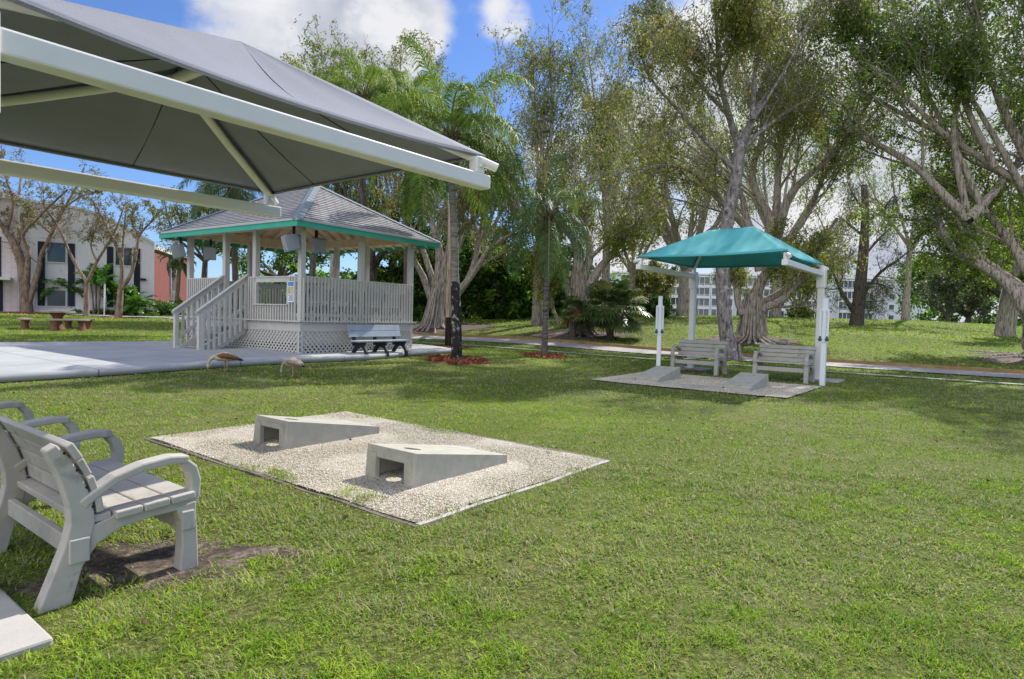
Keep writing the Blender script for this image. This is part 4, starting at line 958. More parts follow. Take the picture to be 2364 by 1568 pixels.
# ------------------------------------------------------------------ fig trees of the middle distance
GF = 'fig trees beyond the footpath'
b = at(1735, 786, 30); R = thing('fig_tree', (b[0], b[1], gz(b[0], b[1])), 0, 'grey fig tree with fluted root trunk rising behind the teal canopy', 'tree', GF)
T = Tree(11, kids=(9, 7, 5)); g0 = np.array(R.location)
tp_ = at(*z7((1080, 640)), 30); buttress(T, g0, tp_, .48, 26)
for conv, pts, d1, r0, r1 in ((z7, [(1060, 860), (1150, 760), (1300, 690), (1430, 560), (1500, 430), (1560, 300)], 27, .22, .09), (z7, [(1080, 730), (1250, 650), (1400, 540), (1480, 440), (1600, 250), (1720, 60)], 32, .2, .07),
    (z7, [(1000, 800), (960, 700), (940, 560), (900, 480), (870, 330)], 31, .2, .1), (z7, [(1090, 680), (1130, 560), (1190, 460), (1240, 380), (1300, 200)], 29, .3, .14), (z3, [(970, 1420), (930, 1240), (800, 1090), (710, 1000), (600, 890), (480, 870), (350, 890)], 27, .25, .06),
    (z3, [(1000, 1380), (1020, 1160), (960, 1030), (930, 900), (980, 700), (960, 480)], 31, .28, .07), (z3, [(1010, 1400), (1050, 1150), (1062, 950), (1080, 720), (1085, 480), (1060, 250)], 33, .25, .06), (z3, [(1030, 1350), (1110, 1060), (1200, 940), (1310, 850), (1440, 690), (1560, 500)], 28, .24, .06),
    (z3, [(1040, 1390), (1130, 1250), (1230, 1100), (1290, 950), (1370, 780), (1400, 550)], 32, .2, .05), (z3, [(980, 1380), (900, 1150), (860, 1000), (700, 850), (600, 650), (520, 420)], 34, .22, .05)):
    T.limb(px(conv, pts, 30, d1), r0, r1, 16)
T.done(R, M['bark_ficus'], M['lf_fig'], 42000, spread=.34, hang=.32, ln=.17, wd=.065, droop=.62)
# tall flaky trunk in front of the footpath
b = at(1692, 831, 23.4); R = thing('tall_tree', (b[0], b[1], gz(b[0], b[1])), 0, 'tall tree with straight flaky grey trunk standing behind the benches', 'tree')
T = Tree(12, kids=(9, 7, 5), ang=(.6, .6, .7), lenf=(.7, .6, .5), up=(.06, .0, -.05)); g0 = np.array(R.location)
tr = [g0-np.array([0, 0, .2])]+px(None, [(1686, 815), (1676, 760), (1668, 640), (1678, 520), (1698, 420), (1707, 345)], 23.4)
T.limb(tr, .31, .2, 24, kids=False, nn=12)
for k in range(7):
    a = k*.9; T.limb([g0+np.array([math.cos(a)*.62, math.sin(a)*.62, -.06]), g0+np.array([math.cos(a)*.33, math.sin(a)*.33, .12]), g0+np.array([math.cos(a)*.2, math.sin(a)*.2, .6])], .07, .05, 5, kids=False)
for pts, d1, r0, r1 in (([(860, 780), (810, 620), (760, 420), (745, 220), (730, 0)], 22, .15, .05), ([(860, 780), (930, 630), (985, 520), (1100, 400), (1250, 280)], 27.5, .16, .05), ([(845, 900), (700, 760), (560, 600), (400, 420), (330, 250)], 21, .09, .03),
    ([(850, 820), (960, 700), (1150, 560), (1330, 470)], 26.5, .1, .03), ([(800, 600), (640, 430), (500, 240), (420, 60)], 24, .09, .03), ([(930, 630), (940, 400), (980, 150), (1000, -80)], 25, .1, .03), ([(760, 420), (850, 200), (900, -40)], 21, .08, .03), ([(930, 640), (1120, 330), (1230, 100), (1330, -50)], 26.5, .05, .02)):
    T.limb(px(z3, pts, 23.4, d1), r0, r1, 14, t0=.25)
T.done(R, M['bark_pine'], M['lf_olive'], 60000, spread=.34, hang=.42, ln=.15, wd=.05, droop=.72, tb=.05)
# second fig, over the fan palms
b = at(1345, 770, 32); R = thing('fig_tree', (b[0], b[1], gz(b[0], b[1])), 0, 'grey fig tree with a fan palm clump growing at its trunk', 'tree', GF)
T = Tree(13, kids=(9, 7, 5)); g0 = np.array(R.location); buttress(T, g0, at(*z6((1440, 850)), 32), .46, 26)
for pts, d1, r0, r1 in (([(1410, 950), (1440, 680), (1390, 530), (1290, 390), (1240, 250), (1200, 60)], 30, .34, .08), ([(1450, 950), (1530, 680), (1500, 500), (1450, 330), (1480, 100)], 33, .28, .07), ([(1490, 980), (1600, 800), (1690, 690), (1800, 540), (1880, 300), (1930, 20)], 31, .28, .07),
    ([(1370, 1010), (1260, 730), (1130, 560), (1010, 400), (930, 220)], 34, .22, .05), ([(1530, 700), (1640, 600), (1760, 500), (1900, 420)], 29, .13, .04), ([(1400, 540), (1370, 330), (1400, 60), (1420, -150)], 33, .17, .05), ([(1280, 1240), (1220, 1080), (1210, 900), (1180, 720)], 31, .1, .05)):
    T.limb(px(z6, pts, 32, d1), r0, r1, 16)
T.done(R, M['bark_ficus'], M['lf_fig'], 30000, spread=.34, hang=.35, ln=.17, wd=.06, droop=.62)
# third fig, behind the gazebo corner and the pole
b = at(1003, 752, 36); R = thing('fig_tree', (b[0], b[1], gz(b[0], b[1])), 0, 'grey many limbed fig tree standing behind the wooden pole', 'tree', GF)
T = Tree(14, kids=(9, 6, 5)); g0 = np.array(R.location); buttress(T, g0, at(*z6((300, 950)), 36), .58, 24)
for pts, d1, r0, r1 in (([(240, 1050), (170, 860), (80, 700), (-20, 560), (-150, 420)], 34, .25, .06), ([(290, 980), (300, 680), (250, 450), (180, 250), (140, 20)], 37, .34, .08), ([(320, 980), (360, 700), (420, 480), (520, 250), (560, 0)], 35, .3, .07),
    ([(380, 1050), (560, 850), (700, 640), (900, 490), (1050, 380)], 33, .24, .05), ([(400, 1040), (520, 900), (600, 680), (650, 400), (730, 180), (800, -40)], 38, .24, .06), ([(270, 960), (150, 600), (0, 350), (-160, 180)], 39, .22, .05), ([(330, 930), (500, 520), (620, 330), (720, 100)], 34, .2, .05)):
    T.limb(px(z6, pts, 36, d1), r0, r1, 16)
T.done(R, M['bark_ficus'], M['lf_olive'], 26000, spread=.36, hang=.3, ln=.18, wd=.07, droop=.5)
# big tree just beyond the right edge, its limbs reaching into view
b = at(2432, 822, 25); R = thing('fig_tree', (b[0], b[1], gz(b[0], b[1])), 0, 'large spreading fig at the right edge with long limbs leaning left', 'tree', GF)
T = Tree(15, kids=(9, 7, 5)); g0 = np.array(R.location); c0 = at(*z8((1950, 740)), 25); buttress(T, g0, c0, .65, 22, 3.4)
for conv, pts, d1, r0, r1 in ((z8, [(1960, 860), (1834, 760), (1700, 560), (1500, 420), (1290, 290), (1200, 130), (1165, 0), (1120, -150)], 28, .26, .08), (z8, [(1950, 800), (1780, 600), (1600, 470), (1440, 330), (1390, 130), (1330, -40)], 30, .34, .2),
    (z3, [(2060, 1150), (1900, 990), (1750, 850), (1450, 690), (1250, 570), (1080, 520)], 30, .2, .06), (z8, [(2000, 600), (1834, 420), (1750, 270), (1560, 30), (1400, -170), (1250, -330)], 27.5, .28, .07), (z3, [(2060, 1150), (2220, 980), (2352, 800), (2420, 560)], 27, .22, .06),
    (z3, [(2550, 1400), (2352, 1000), (2200, 880), (1950, 720), (1700, 590), (1500, 470)], 27, .24, .05), (z3, [(2560, 1350), (2400, 900), (2250, 600), (2150, 300), (2100, 50)], 26.5, .26, .06), (z3, [(2580, 1300), (2560, 800), (2450, 400), (2380, 50)], 21, .26, .06), (z3, [(2200, 880), (2050, 560), (1950, 250), (1900, 0)], 28, .15, .05), (z3, [(2150, 1120), (2000, 800), (1850, 500), (1700, 200), (1650, -50)], 29, .14, .04), (z3, [(2060, 1150), (1980, 700), (2050, 400), (2100, 100), (2150, -150)], 29, .14, .04), (z3, [(1950, 720), (1700, 480), (1500, 300), (1380, 120)], 28, .1, .03), (z3, [(2352, 1000), (2150, 640), (2000, 420), (1800, 330)], 27, .14, .04)):
    T.limb(px(conv, pts, 25, d1), r0, r1, 18)
T.done(R, M['bark_ficus'], M['lf_fig2'], 95000, spread=.36, hang=.25, ln=.17, wd=.08, droop=.45, tb=-.08)
b = at(2322, 779, 38); R = thing('leaning_tree', (b[0], b[1], gz(b[0], b[1])), 0, 'pale trunked tree on the rise, left of the large spreading fig', 'tree')
T = Tree(16, kids=(6, 4, 4)); g0 = np.array(R.location)
T.limb([g0-np.array([0, 0, .3])]+px(z8, [(1690, 930), (1720, 760), (1740, 620), (1800, 450)], 38, 38), .6, .38, 14, kids=False, nn=14, jit=fluted(T.rg, 14))
for pts, d1 in (([(1730, 640), (1640, 480), (1600, 300), (1500, 100)], 36), ([(1745, 600), (1850, 400), (1900, 200), (1950, -50)], 40), ([(1735, 640), (1830, 560), (2000, 450)], 36), ([(1790, 470), (1760, 250), (1700, 0)], 41)): T.limb(px(z8, pts, 38, d1), .25, .07, 12)
T.done(R, M['bark_ficus'], M['lf_fig2'], 13000, spread=.45, hang=.3, ln=.22, wd=.11, droop=.4)
# wispy casuarina on the rise
b = at(1974, 757, 48); R = thing('casuarina', (b[0], b[1], gz(b[0], b[1])), 0, 'wispy casuarina with dark straight trunk in front of the apartment block', 'tree')
T = Tree(17, kids=(7, 6, 4), ang=(.9, .8, .7), lenf=(.6, .5, .5), up=(-.02, -.05, -.08)); g0 = np.array(R.location)
P = T.limb([g0-np.array([0, 0, .4])]+px(z8, [(545, 850), (570, 600), (600, 260), (610, 0), (600, -200)], 48), .62, .22, 24, kids=False, nn=12)
for pts, d1, r0 in (([(530, 790), (440, 650), (380, 520), (330, 380)], 46, .22), ([(590, 650), (720, 480), (860, 380), (960, 300)], 45, .15), ([(590, 420), (450, 360), (330, 400)], 50, .12), ([(600, 350), (730, 200), (850, 90)], 50, .12), ([(600, 200), (480, 100), (400, 40)], 46, .12), ([(605, 100), (740, 0), (820, -110)], 47, .12), ([(605, 0), (520, -120), (470, -230)], 49, .1), ([(590, 560), (700, 560), (820, 600)], 46, .1), ([(575, 700), (660, 700), (760, 690)], 50, .08)):
    T.limb(px(z8, pts, 48, d1), r0, .04, 12)
T.done(R, M['bark_dark'], M['lf_pine'], 10500, spread=.5, hang=.55, ln=.34, wd=.045, droop=.8)
# background trees grown from a base, height and spread
def auto(seed, x, y, d, ytop, wpx, label, mat, N, name='tree', bark_='bark_ficus', trunk=.35, nl=6, r=.3, group=None, cat='tree', lean=0, kw=None, tk=None, ang=.6):
    p = at(x, y, d); zb = gz(p[0], p[1]); top = at(x, ytop, d)[2]; H = top-zb; W = wpx*d/F_/2
    R = thing(name, (p[0], p[1], zb), 0, label, cat, group); T = Tree(seed, **(tk or dict(kids=(6, 6, 4)))); rg = T.rg; g = np.array([p[0], p[1], zb]); th = H*trunk
    tt = g+np.array([lean, rg.randn()*.3, th]); T.limb([g-np.array([0, 0, .3]), g+np.array([lean*.3, 0, th*.4]), tt], r*1.3, r*.75, 10, kids=False, nn=10)
    for k in range(nl):
        a = 2*PI*(k+rg.rand()*.6)/nl; out = W*rg.uniform(.6, .98); hh = (H-th)*rg.uniform(.55, .95)*(1 if k % 3 else 1.05)
        if k == nl-1: out *= .2; hh = (H-th)*.97
        e = tt+np.array([math.cos(a)*out, math.sin(a)*out, hh]); m_ = tt+np.array([math.cos(a)*out*ang, math.sin(a)*out*ang, hh*.45])+rg.randn(3)*.3
        T.limb([tt-np.array([0, 0, th*.15*rg.rand()]), m_, e], r*.5, .03, 12, t0=.25, L=(H-th)*.5)
    T.done(R, M[bark_], M[mat], N, **(kw or {}))
    return R
GB = 'background trees'
fk = dict(spread=.5, hang=.35, ln=.26, wd=.10, droop=.5)
auto(21, 1240, 742, 37, 48, 150, 'tall slender tree with bare upper stem right of the large queen palm crown', 'lf_fig', 11000, 'slender_tree', trunk=.42, nl=6, r=.28, kw=dict(spread=.42, hang=.4, ln=.22, wd=.075, droop=.6), ang=.35)
auto(22, 1395, 742, 39, 70, 260, 'open crowned tree with thin arching stems left of the tall flaky trunk', 'lf_fig', 17000, 'slender_tree', trunk=.35, nl=7, r=.28, kw=dict(spread=.42, hang=.45, ln=.22, wd=.075, droop=.62), ang=.4)
auto(23, 1585, 728, 50, 210, 400, 'root trunked fig far beyond the left scoring post', 'lf_fig', 18000, 'fig_tree', trunk=.22, nl=8, r=.75, kw=fk, group=GF)
auto(24, 1850, 738, 60, 560, 150, 'round olive bush tree beside the apartment block balconies', 'lf_olive', 9000, 'bush_tree', trunk=.12, nl=7, r=.25, kw=dict(spread=.45, hang=.2, ln=.32, wd=.15, droop=.3))
auto(37, 1500, 735, 57, 600, 130, 'low olive bush tree left of the left teal canopy post', 'lf_olive', 8000, 'bush_tree', trunk=.1, nl=7, r=.22, kw=dict(spread=.45, hang=.2, ln=.32, wd=.15, droop=.3))
auto(25, 1790, 742, 56, 180, 420, 'broad pale green tree behind the fluted fig', 'lf_fig2', 17000, 'broad_tree', trunk=.3, nl=8, r=.4, kw=fk)
auto(26, 2235, 752, 75, 600, 200, 'silvery round tree on the rise at the end of the apartment block', 'lf_grey', 17000, 'round_tree', 'bark_dark', .16, 9, .35, kw=dict(spread=.5, hang=.25, ln=.4, wd=.17, droop=.3))
auto(27, 2190, 750, 90, 555, 190, 'darker rounded tree behind the silvery one', 'lf_dark', 10000, 'round_tree', 'bark_dark', .15, 8, .35, kw=dict(spread=.7, hang=.3, ln=.55, wd=.26, droop=.3))
auto(28, 2330, 756, 70, 440, 300, 'bright green tree filling the gap under the large fig limbs', 'lf_fig2', 17000, 'bright_tree', 'bark_dark', .2, 8, .4, kw=dict(spread=.6, hang=.3, ln=.42, wd=.2, droop=.3))
auto(29, 2090, 748, 58, 230, 330, 'thin pale green tree between the casuarina and the fig limbs', 'lf_fig2', 5500, 'thin_tree', trunk=.35, nl=7, r=.3, kw=fk)
auto(30, 1455, 735, 52, 330, 260, 'grey green tree in the gap left of the teal canopy', 'lf_olive', 12000, 'thin_tree', trunk=.25, nl=7, r=.3, kw=fk)
auto(31, 770, 738, 42, 118, 190, 'feathery tree rising behind the gazebo roof ridge', 'lf_fig', 17000, 'feathery_tree', trunk=.35, nl=7, r=.3, kw=dict(spread=.42, hang=.35, ln=.25, wd=.09, droop=.55))
auto(32, 905, 738, 44, 98, 200, 'tall leafy tree behind the queen palms right of the gazebo roof', 'lf_fig', 16000, 'leafy_tree', trunk=.35, nl=7, r=.3, kw=dict(spread=.45, hang=.35, ln=.25, wd=.095, droop=.5))
auto(33, 1110, 742, 46, 160, 300, 'broad grey stemmed tree behind the large queen palm', 'lf_olive', 10000, 'leafy_tree', trunk=.3, nl=8, r=.35, kw=fk)
auto(34, 640, 726, 46, 520, 340, 'low layered tree seen between the gazebo posts left of centre', 'lf_dark', 11000, 'layered_tree', 'bark_dark', .45, 8, .25, kw=dict(spread=.4, hang=.12, ln=.28, wd=.13, droop=.15, flat=.5))
auto(35, 860, 735, 40, 330, 280, 'dark branched tree seen between the gazebo posts right of centre', 'lf_fig', 13000, 'leafy_tree', 'bark_dark', .3, 8, .45, kw=fk)
auto(36, 470, 715, 48, 430, 190, 'dark leafy tree between the brick building and the gazebo roof', 'lf_olive', 9000, 'leafy_tree', 'bark_dark', .45, 6, .25, kw=fk)
def belt(label, spans, mat):
    rg = np.random.RandomState(77); A = []
    for x0, x1, d, ytop in spans:
        for x in np.arange(x0, x1, 5):
            yt = ytop+18*math.sin(x*.041)+11*math.sin(x*.113+1)+rg.randn()*5; b = at(x, 735, d+rg.randn()*4); g = gz(b[0], b[1]); t = at(x, yt, d)[2]
            for k in range(7): A.append((b[0]+rg.randn()*.6, b[1]+rg.randn()*2.5, g+(t-g)*rg.uniform(.02, 1)))
    v = foliage('distant_trees', rg, A, 52000, M[mat], None, spread=.9, hang=.3, ln=.8, wd=.45, droop=.3)
    tag(v, label, 'far trees', kind='stuff')
belt('low dark line of far trees closing the horizon', ((590, 1480, 95, 640), (2120, 2420, 120, 640), (380, 600, 110, 668)), 'lf_dark')
# dense shrubs of the shady belt
def shrub(seed, x, y, d, w, h, label, mat='lf_dark', N=7000, name='shrub', group='dark shrubs behind the footpath', ln=.3, wd=.17, dp=.8):
    p = at(x, y, d); zb = gz(p[0], p[1]); rg = np.random.RandomState(seed); R = thing(name, (p[0], p[1], zb), 0, label, 'shrub', group); W = w*d/F_/2; H = h*d/F_
    st = MB(); A = []
    for k in range(9):
        a = 2*PI*k/9+rg.rand(); e = np.array([math.cos(a)*W*rg.uniform(.3, .8), math.sin(a)*W*dp*rg.uniform(.3, .8), H*rg.uniform(.5, .9)]); st.tube(list(spline([(0, 0, -.1), e*.45+rg.randn(3)*.15, e], 6)), [.06, .05, .04, .03, .025, .015], 5, False)
    for k in range(230):
        v = nrm3(rg.randn(3)); rr = rg.uniform(.45, 1.0)**.6*(1+.16*math.sin(v[0]*7+seed)+.12*math.sin(v[2]*9+v[1]*6)); A.append((v[0]*W*rr, v[1]*W*dp*rr, max(.12, H*.47+v[2]*H*.5*rr)))
    st.build('stem', M['bark_dark'], R); foliage('crown', rg, A, N, M[mat], R, spread=min(W, H)*.13, hang=.1, ln=ln, wd=wd, droop=.25, ct=.26, tr=.2)
for k, (x, y, d, w, h, lb) in enumerate(((965, 748, 41, 120, 190, 'dark shrub mass at the right edge of the gazebo railing'), (1075, 745, 43, 150, 210, 'tall dark shrub between the queen palm trunk and the pole'), (1150, 742, 42, 150, 170, 'dark green shrub right of the queen palm trunk'), (1215, 738, 44, 130, 150, 'dark shrub behind the small palm trunk'),
      (1120, 700, 50, 200, 200, 'bright topped shrub behind the dark shady belt'), (1275, 735, 47, 110, 190, 'green shrub left of the fan palm fig'), (880, 742, 44, 160, 120, 'dark shrub seen low through the gazebo railing'), (1020, 730, 48, 160, 260, 'tall dark shrub behind the many limbed fig'))):
    shrub(40+k, x, y, d, w*1.15, h*1.05, lb, ('lf_dark', 'lf_shrub', 'lf_dark', 'lf_dark', 'lf_fig2', 'lf_shrub', 'lf_dark', 'lf_dark')[k], N=13000)
shrub(50, 1510, 738, 44, 90, 50, 'low dark shrub on the rise left of the left scoring post', N=2500, group=None); shrub(51, 1475, 724, 47, 60, 50, 'ginger leaved small shrub beside the fan palms', 'flower', 1600, group=None, ln=.2, wd=.1)
shrub(52, 1330, 715, 36, 55, 45, 'ginger tipped shrub left of the root trunk fig', 'flower', 1500, group=None, ln=.2, wd=.1); shrub(53, 1845, 742, 58, 60, 26, 'low dark shrub before the apartment block ground floor', N=1500, group=None)
# ------------------------------------------------------------------ palms
def fronds(rg, C, n, L, el, mat, parent, name='crown', nl=84, ll=.55, droop=.9, wid=.035, g=.16, az0=0., tb=0., bend=None):
    V_, F3, A_ = [], [], []; rm = MB(); C = np.array(C, float); off_ = 0
    for k in range(n):
        a = az0+k*2.39996+rg.randn()*.15; e = el[0]+(el[1]-el[0])*(k+.5)/n+rg.randn()*.08; d = np.array([math.cos(a)*math.cos(e), math.sin(a)*math.cos(e), math.sin(e)]); Lk = L*rg.uniform(.85, 1.1); m = 16; st = Lk/m; P = [C+d*.05]; ds = []
        for i in range(m): d = nrm3(d+np.array([0, 0, -g*(.35+1.1*i/m)])+(np.array(bend)*.03 if bend else 0)); P.append(P[-1]+d*st); ds.append(d)
        P = np.array(P); ds.append(d); ds = np.array(ds); rm.tube(list(P), list(np.linspace(.03, .006, m+1)*min(1, L/2.2)), 4, False)
        t = np.linspace(.14, .99, nl); idx = t*m; i0 = np.minimum(idx.astype(int), m-1); fr = (idx-i0)[:, None]; B = P[i0]*(1-fr)+P[i0+1]*fr; D = ds[i0]
        side = nrm3(np.cross(D, np.array([0, 0, 1.])+rg.randn(nl, 3)*.02)); upn = np.cross(side, D); ln_ = ll*np.clip(np.sin(t*PI*.86+.32), .25, 1)*rg.uniform(.8, 1.15, nl)
        for sg in (-1, 1):
            d0 = nrm3(side*sg+D*.55+upn*rg.uniform(-.35, .55, nl)[:, None]+rg.randn(nl, 3)*.1); mid = B+d0*(ln_*.45)[:, None]; d1 = nrm3(d0+np.array([0, 0, -droop])+rg.randn(nl, 3)*.08); tip = mid+d1*(ln_*.6)[:, None]; w = nrm3(np.cross(d0, upn+rg.randn(nl, 3)*.4))*wid*.5
            V_.append(np.stack([B-w*.6, B+w*.6, mid+w, mid-w, tip], 1).reshape(-1, 3)); o = off_+np.arange(nl)[:, None]*5; F3.append(np.concatenate([o+[0, 1, 2], o+[0, 2, 3], o+[3, 2, 4]])); off_ += nl*5
            A_.append(np.repeat(np.clip(.45+tb+(.18 if e > .7 else -.08)+rg.randn()*.1+rg.randn(nl)*.17, 0, 1), 5))
    o = np_mesh(name, np.concatenate(V_), np.concatenate(F3), 3, mat, parent, np.concatenate(A_)); rm.build('frond_ribs', M['shaft'] if mat is M['lf_dead'] else M['rib'], o); return o
M['rib'] = simple('pale_green_frond_rib', (.20, .22, .09), .5, .2, 4, 0)
def palm(seed, x, y, d, cx, cy, label, L=3.4, n=18, mat='lf_palm', r=(.14, .12), tm='bark_palm', low=None, shaft=.7, el=(1.2, -.5), ll=.7, name='queen_palm', group='palms near the gazebo', g=.2, dead=2, droop=2., nl=110, bend=None, wid=.024):
    rg = np.random.RandomState(seed); p = at(x, y, d); zb = gz(p[0], p[1]); c = at(cx, cy, d); R = thing(name, (p[0], p[1], zb), 0, label, 'palm', group); q = np.array([c[0]-p[0], 0, c[2]-zb]); H = q[2]; sw = rg.randn()*.04
    pts = spline([(0, 0, -.1), (q[0]*.25+sw, 0, H*.33), (q[0]*.6+sw, 0, H*.66), q-np.array([0, 0, shaft])], 26); jit = (lambda i, k: 1+.035*(-1)**i)
    lo = 0
    if low:
        lo = int(26*low/H); m = MB(); m.tube(list(pts[:lo+1]), list(np.linspace(r[0]*1.4, r[0]*1.06, lo+1)), 16, True, lambda i, k: 1+.04*rg.randn()); m.build('trunk_base', M['bark_palm_base'], R)
    m = MB(); m.tube(list(pts[lo:]), list(np.linspace(r[0], r[1], 26)[lo:]), 14, True, jit); m.build('trunk', M[tm], R)
    m = MB(); s0 = pts[-1]; m.tube([s0-np.array([0, 0, .02]), s0+(q-s0)*.3, s0+(q-s0)*.7, q+np.array([0, 0, .15])], [r[1]*1.25, r[1]*1.7, r[1]*1.2, r[1]*.4], 12)
    for k in range(9): a = k*.7; w = np.array([math.cos(a), math.sin(a), 0]); m.tube([s0+w*r[1]*1.2+np.array([0, 0, .05*k*shaft]), s0+w*r[1]*1.9+np.array([0, 0, shaft*.5+.03*k]), q+w*r[1]*2.2+np.array([0, 0, .25])], [.05, .045, .02], 5)
    m.build('crownshaft', M['shaft'], R)
    fronds(rg, q, n, L, el, M[mat], R, nl=nl, ll=ll, g=g, az0=rg.rand()*6, droop=droop, bend=bend, wid=wid)
    if dead: fronds(rg, q-np.array([0, 0, .1]), dead, L*.7, (-.6, -1.1), M['lf_dead'], R, 'dead_fronds', 30, ll*.7, g=.2)
    return R
palm(61, 1055, 834, 17.5, 1043, 318, 'large queen palm with lichened black trunk base in red mulch right of the gazebo', 2.95, 24, low=2.3, shaft=.95, r=(.115, .1), ll=.68, nl=150, bend=(1, 0, 0), dead=1, droop=1.25, el=(1.42, -.5), g=.175, wid=.022)
palm(62, 1257, 824, 20.9, 1267, 497, 'small queen palm with slim dark trunk and blue green fronds in red mulch', 2.75, 15, 'lf_palm2', r=(.105, .085), tm='bark_slim', shaft=.85, ll=.62, el=(1.3, -.75), nl=110, dead=0, droop=1.8, wid=.02, g=.2)
palm(63, 552, 735, 27, 541, 432, 'queen palm behind the left end of the gazebo roof', 3.0, 18, 'lf_palm2', tm='bark_dark', ll=.75, shaft=.9, el=(1.2, -.7))
palm(64, 717, 738, 27, 728, 225, 'queen palm behind the gazebo roof ridge', 3.1, 17, ll=.7, tm='bark_dark')
palm(65, 833, 740, 25, 842, 222, 'queen palm behind the right slope of the gazebo roof', 3.2, 19, ll=.75, tm='bark_dark', bend=(.6, 0, 0))
palm(66, 935, 742, 28, 938, 235, 'queen palm left of the large queen palm crown', 3.1, 17, ll=.75, tm='bark_dark')
palm(67, 406, 716, 47, 414, 598, 'fan topped palm against the red brick building', 1.6, 16, 'lf_palm2', r=(.17, .13), tm='bark_tan', shaft=.5, ll=.35, el=(1.2, -.8), name='cabbage_palm', group=None, dead=2, nl=30, wid=.06, droop=.9)
# fan palm clump on the second fig
def fanpalm(seed, x, y, d, w, h, label, N=52, deadn=14):
    p = at(x, y, d); zb = gz(p[0], p[1]); rg = np.random.RandomState(seed); R = thing('fan_palm', (p[0], p[1], zb), 0, label, 'palm'); W = w*d/F_/2; H = h*d/F_
    tr = MB(); tr.tube([(0, 0, -.1), (.03, 0, H*.3), (.05, 0, H*.62)], [.2, .17, .15], 10); tr.build('trunk', M['bark_dark'], R)
    def fans(n, name, mat, lo, hi, sx=1., zc=.62):
        V_, F3, A_ = [], [], []; rib = MB(); o = 0
        for k in range(n):
            a = rg.rand()*2*PI; e = rg.uniform(lo, hi); D = np.array([math.cos(a)*math.cos(e), math.sin(a)*math.cos(e), math.sin(e)]); L = W*rg.uniform(.35, .72)*sx; c0 = np.array([.05, 0, H*zc]); hub = c0+D*L+np.array([0, 0, -.12*L*L]); rib.tube([c0, c0*.5+hub*.5+np.array([0, 0, .05]), hub], [.016, .012, .01], 4, False)
            side = nrm3(np.cross(D, [0, 0, 1.])); upn = np.cross(side, D); nb = 18; th = np.linspace(-1.9, 1.9, nb); bl = .62*rg.uniform(.8, 1.15)*W/1.4
            dd = D*np.cos(th)[:, None]+side*np.sin(th)[:, None]; mid = hub+dd*bl*.55+upn*.04; tip = mid+nrm3(dd+np.array([0, 0, -.8])+rg.randn(nb, 3)*.1)*bl*.5; wv = np.cross(dd, upn)*.028*W
            V_.append(np.stack([np.repeat(hub[None], nb, 0), mid-wv, mid+wv, tip], 1).reshape(-1, 3)); q = o+np.arange(nb)[:, None]*4; F3.append(np.concatenate([q+[0, 1, 2], q+[1, 3, 2]])); o += nb*4; A_.append(np.repeat(np.clip(.4+rg.randn()*.2+rg.randn(nb)*.12, 0, 1), 4))
        ob = np_mesh(name, np.concatenate(V_), np.concatenate(F3), 3, M[mat], R, np.concatenate(A_)); rib.build('frond_ribs', M['shaft'] if mat == 'lf_dead' else M['rib'], ob)
    fans(N, 'crown', 'lf_fan', -.75, 1.1, 1.1, .5); fans(deadn, 'dead_fronds', 'lf_dead', -1.4, -.9, .8, .6)
fanpalm(71, 1408, 768, 30.4, 165, 150, 'bushy fan palm clump right of the root trunk fig', 100, 8); fanpalm(72, 1322, 768, 30.9, 90, 125, 'fan palm with brown dead skirt on the root trunk fig', 22, 34)
# ------------------------------------------------------------------ left side: bare trees, shrubs by the white building
GL = 'sparse tan barked trees by the white building'
def baretree(seed, base, limbs, d, label, N=2600, twk=(9, 6, 5)):
    b = at(*z4f(base), d); R = thing('bare_tree', (b[0], b[1], gz(b[0], b[1])), 0, label, 'tree', GL); T = Tree(seed, kids=twk, ang=(.7, .75, .8), up=(.04, .03, .02), wob=.24, seg=.4, lenf=(.5, .5, .5), thin=.3)
    for pts, d1, r0, r1, kd in limbs:
        P = px(z4f, pts, d, d1)
        if pts[0] == base: P[0] = np.array([P[0][0], P[0][1], R.location[2]-.15])
        T.limb(P, r0*.62, r1*.6, 14, t0=.35, kids=kd)
    T.done(R, M['bark_tan'], M['lf_bare'], N*.75, spread=.28, hang=.05, ln=.15, wd=.09, droop=.2)
baretree(81, (180, 1250), [([(180, 1250), (176, 1150), (168, 1040), (150, 900), (110, 770), (40, 660)], 38, .62, .3, False), ([(40, 660), (-20, 570), (-90, 430), (-150, 300)], 36, .25, .06, True), ([(180, 1000), (190, 880), (185, 760), (150, 690), (240, 590), (350, 480), (460, 380)], 36, .3, .07, True),
    ([(185, 1180), (225, 1050), (270, 900), (275, 830), (350, 680), (440, 500), (520, 360), (570, 230)], 40, .3, .07, True), ([(350, 680), (230, 580), (160, 500)], 38, .1, .04, True), ([(110, 770), (150, 640), (130, 420), (160, 200)], 40, .22, .06, True), ([(40, 660), (90, 480), (40, 300), (0, 150)], 37, .18, .05, True), ([(440, 500), (560, 420), (700, 380)], 38, .1, .03, True)], 38, 'large tan barked tree with twisting limbs left of the first black shuttered window', 5200)
baretree(82, (590, 1255), [([(590, 1255), (588, 1120), (592, 1000)], 37.3, .27, .2, False), ([(592, 1010), (500, 860), (400, 640), (330, 540), (280, 450)], 36, .16, .05, True), ([(592, 1010), (660, 870), (740, 740), (800, 620), (850, 480)], 38, .17, .05, True), ([(660, 870), (620, 760), (650, 650), (690, 540)], 37, .09, .03, True)], 37.3, 'slim forked tree between the two black shuttered windows', 2000)
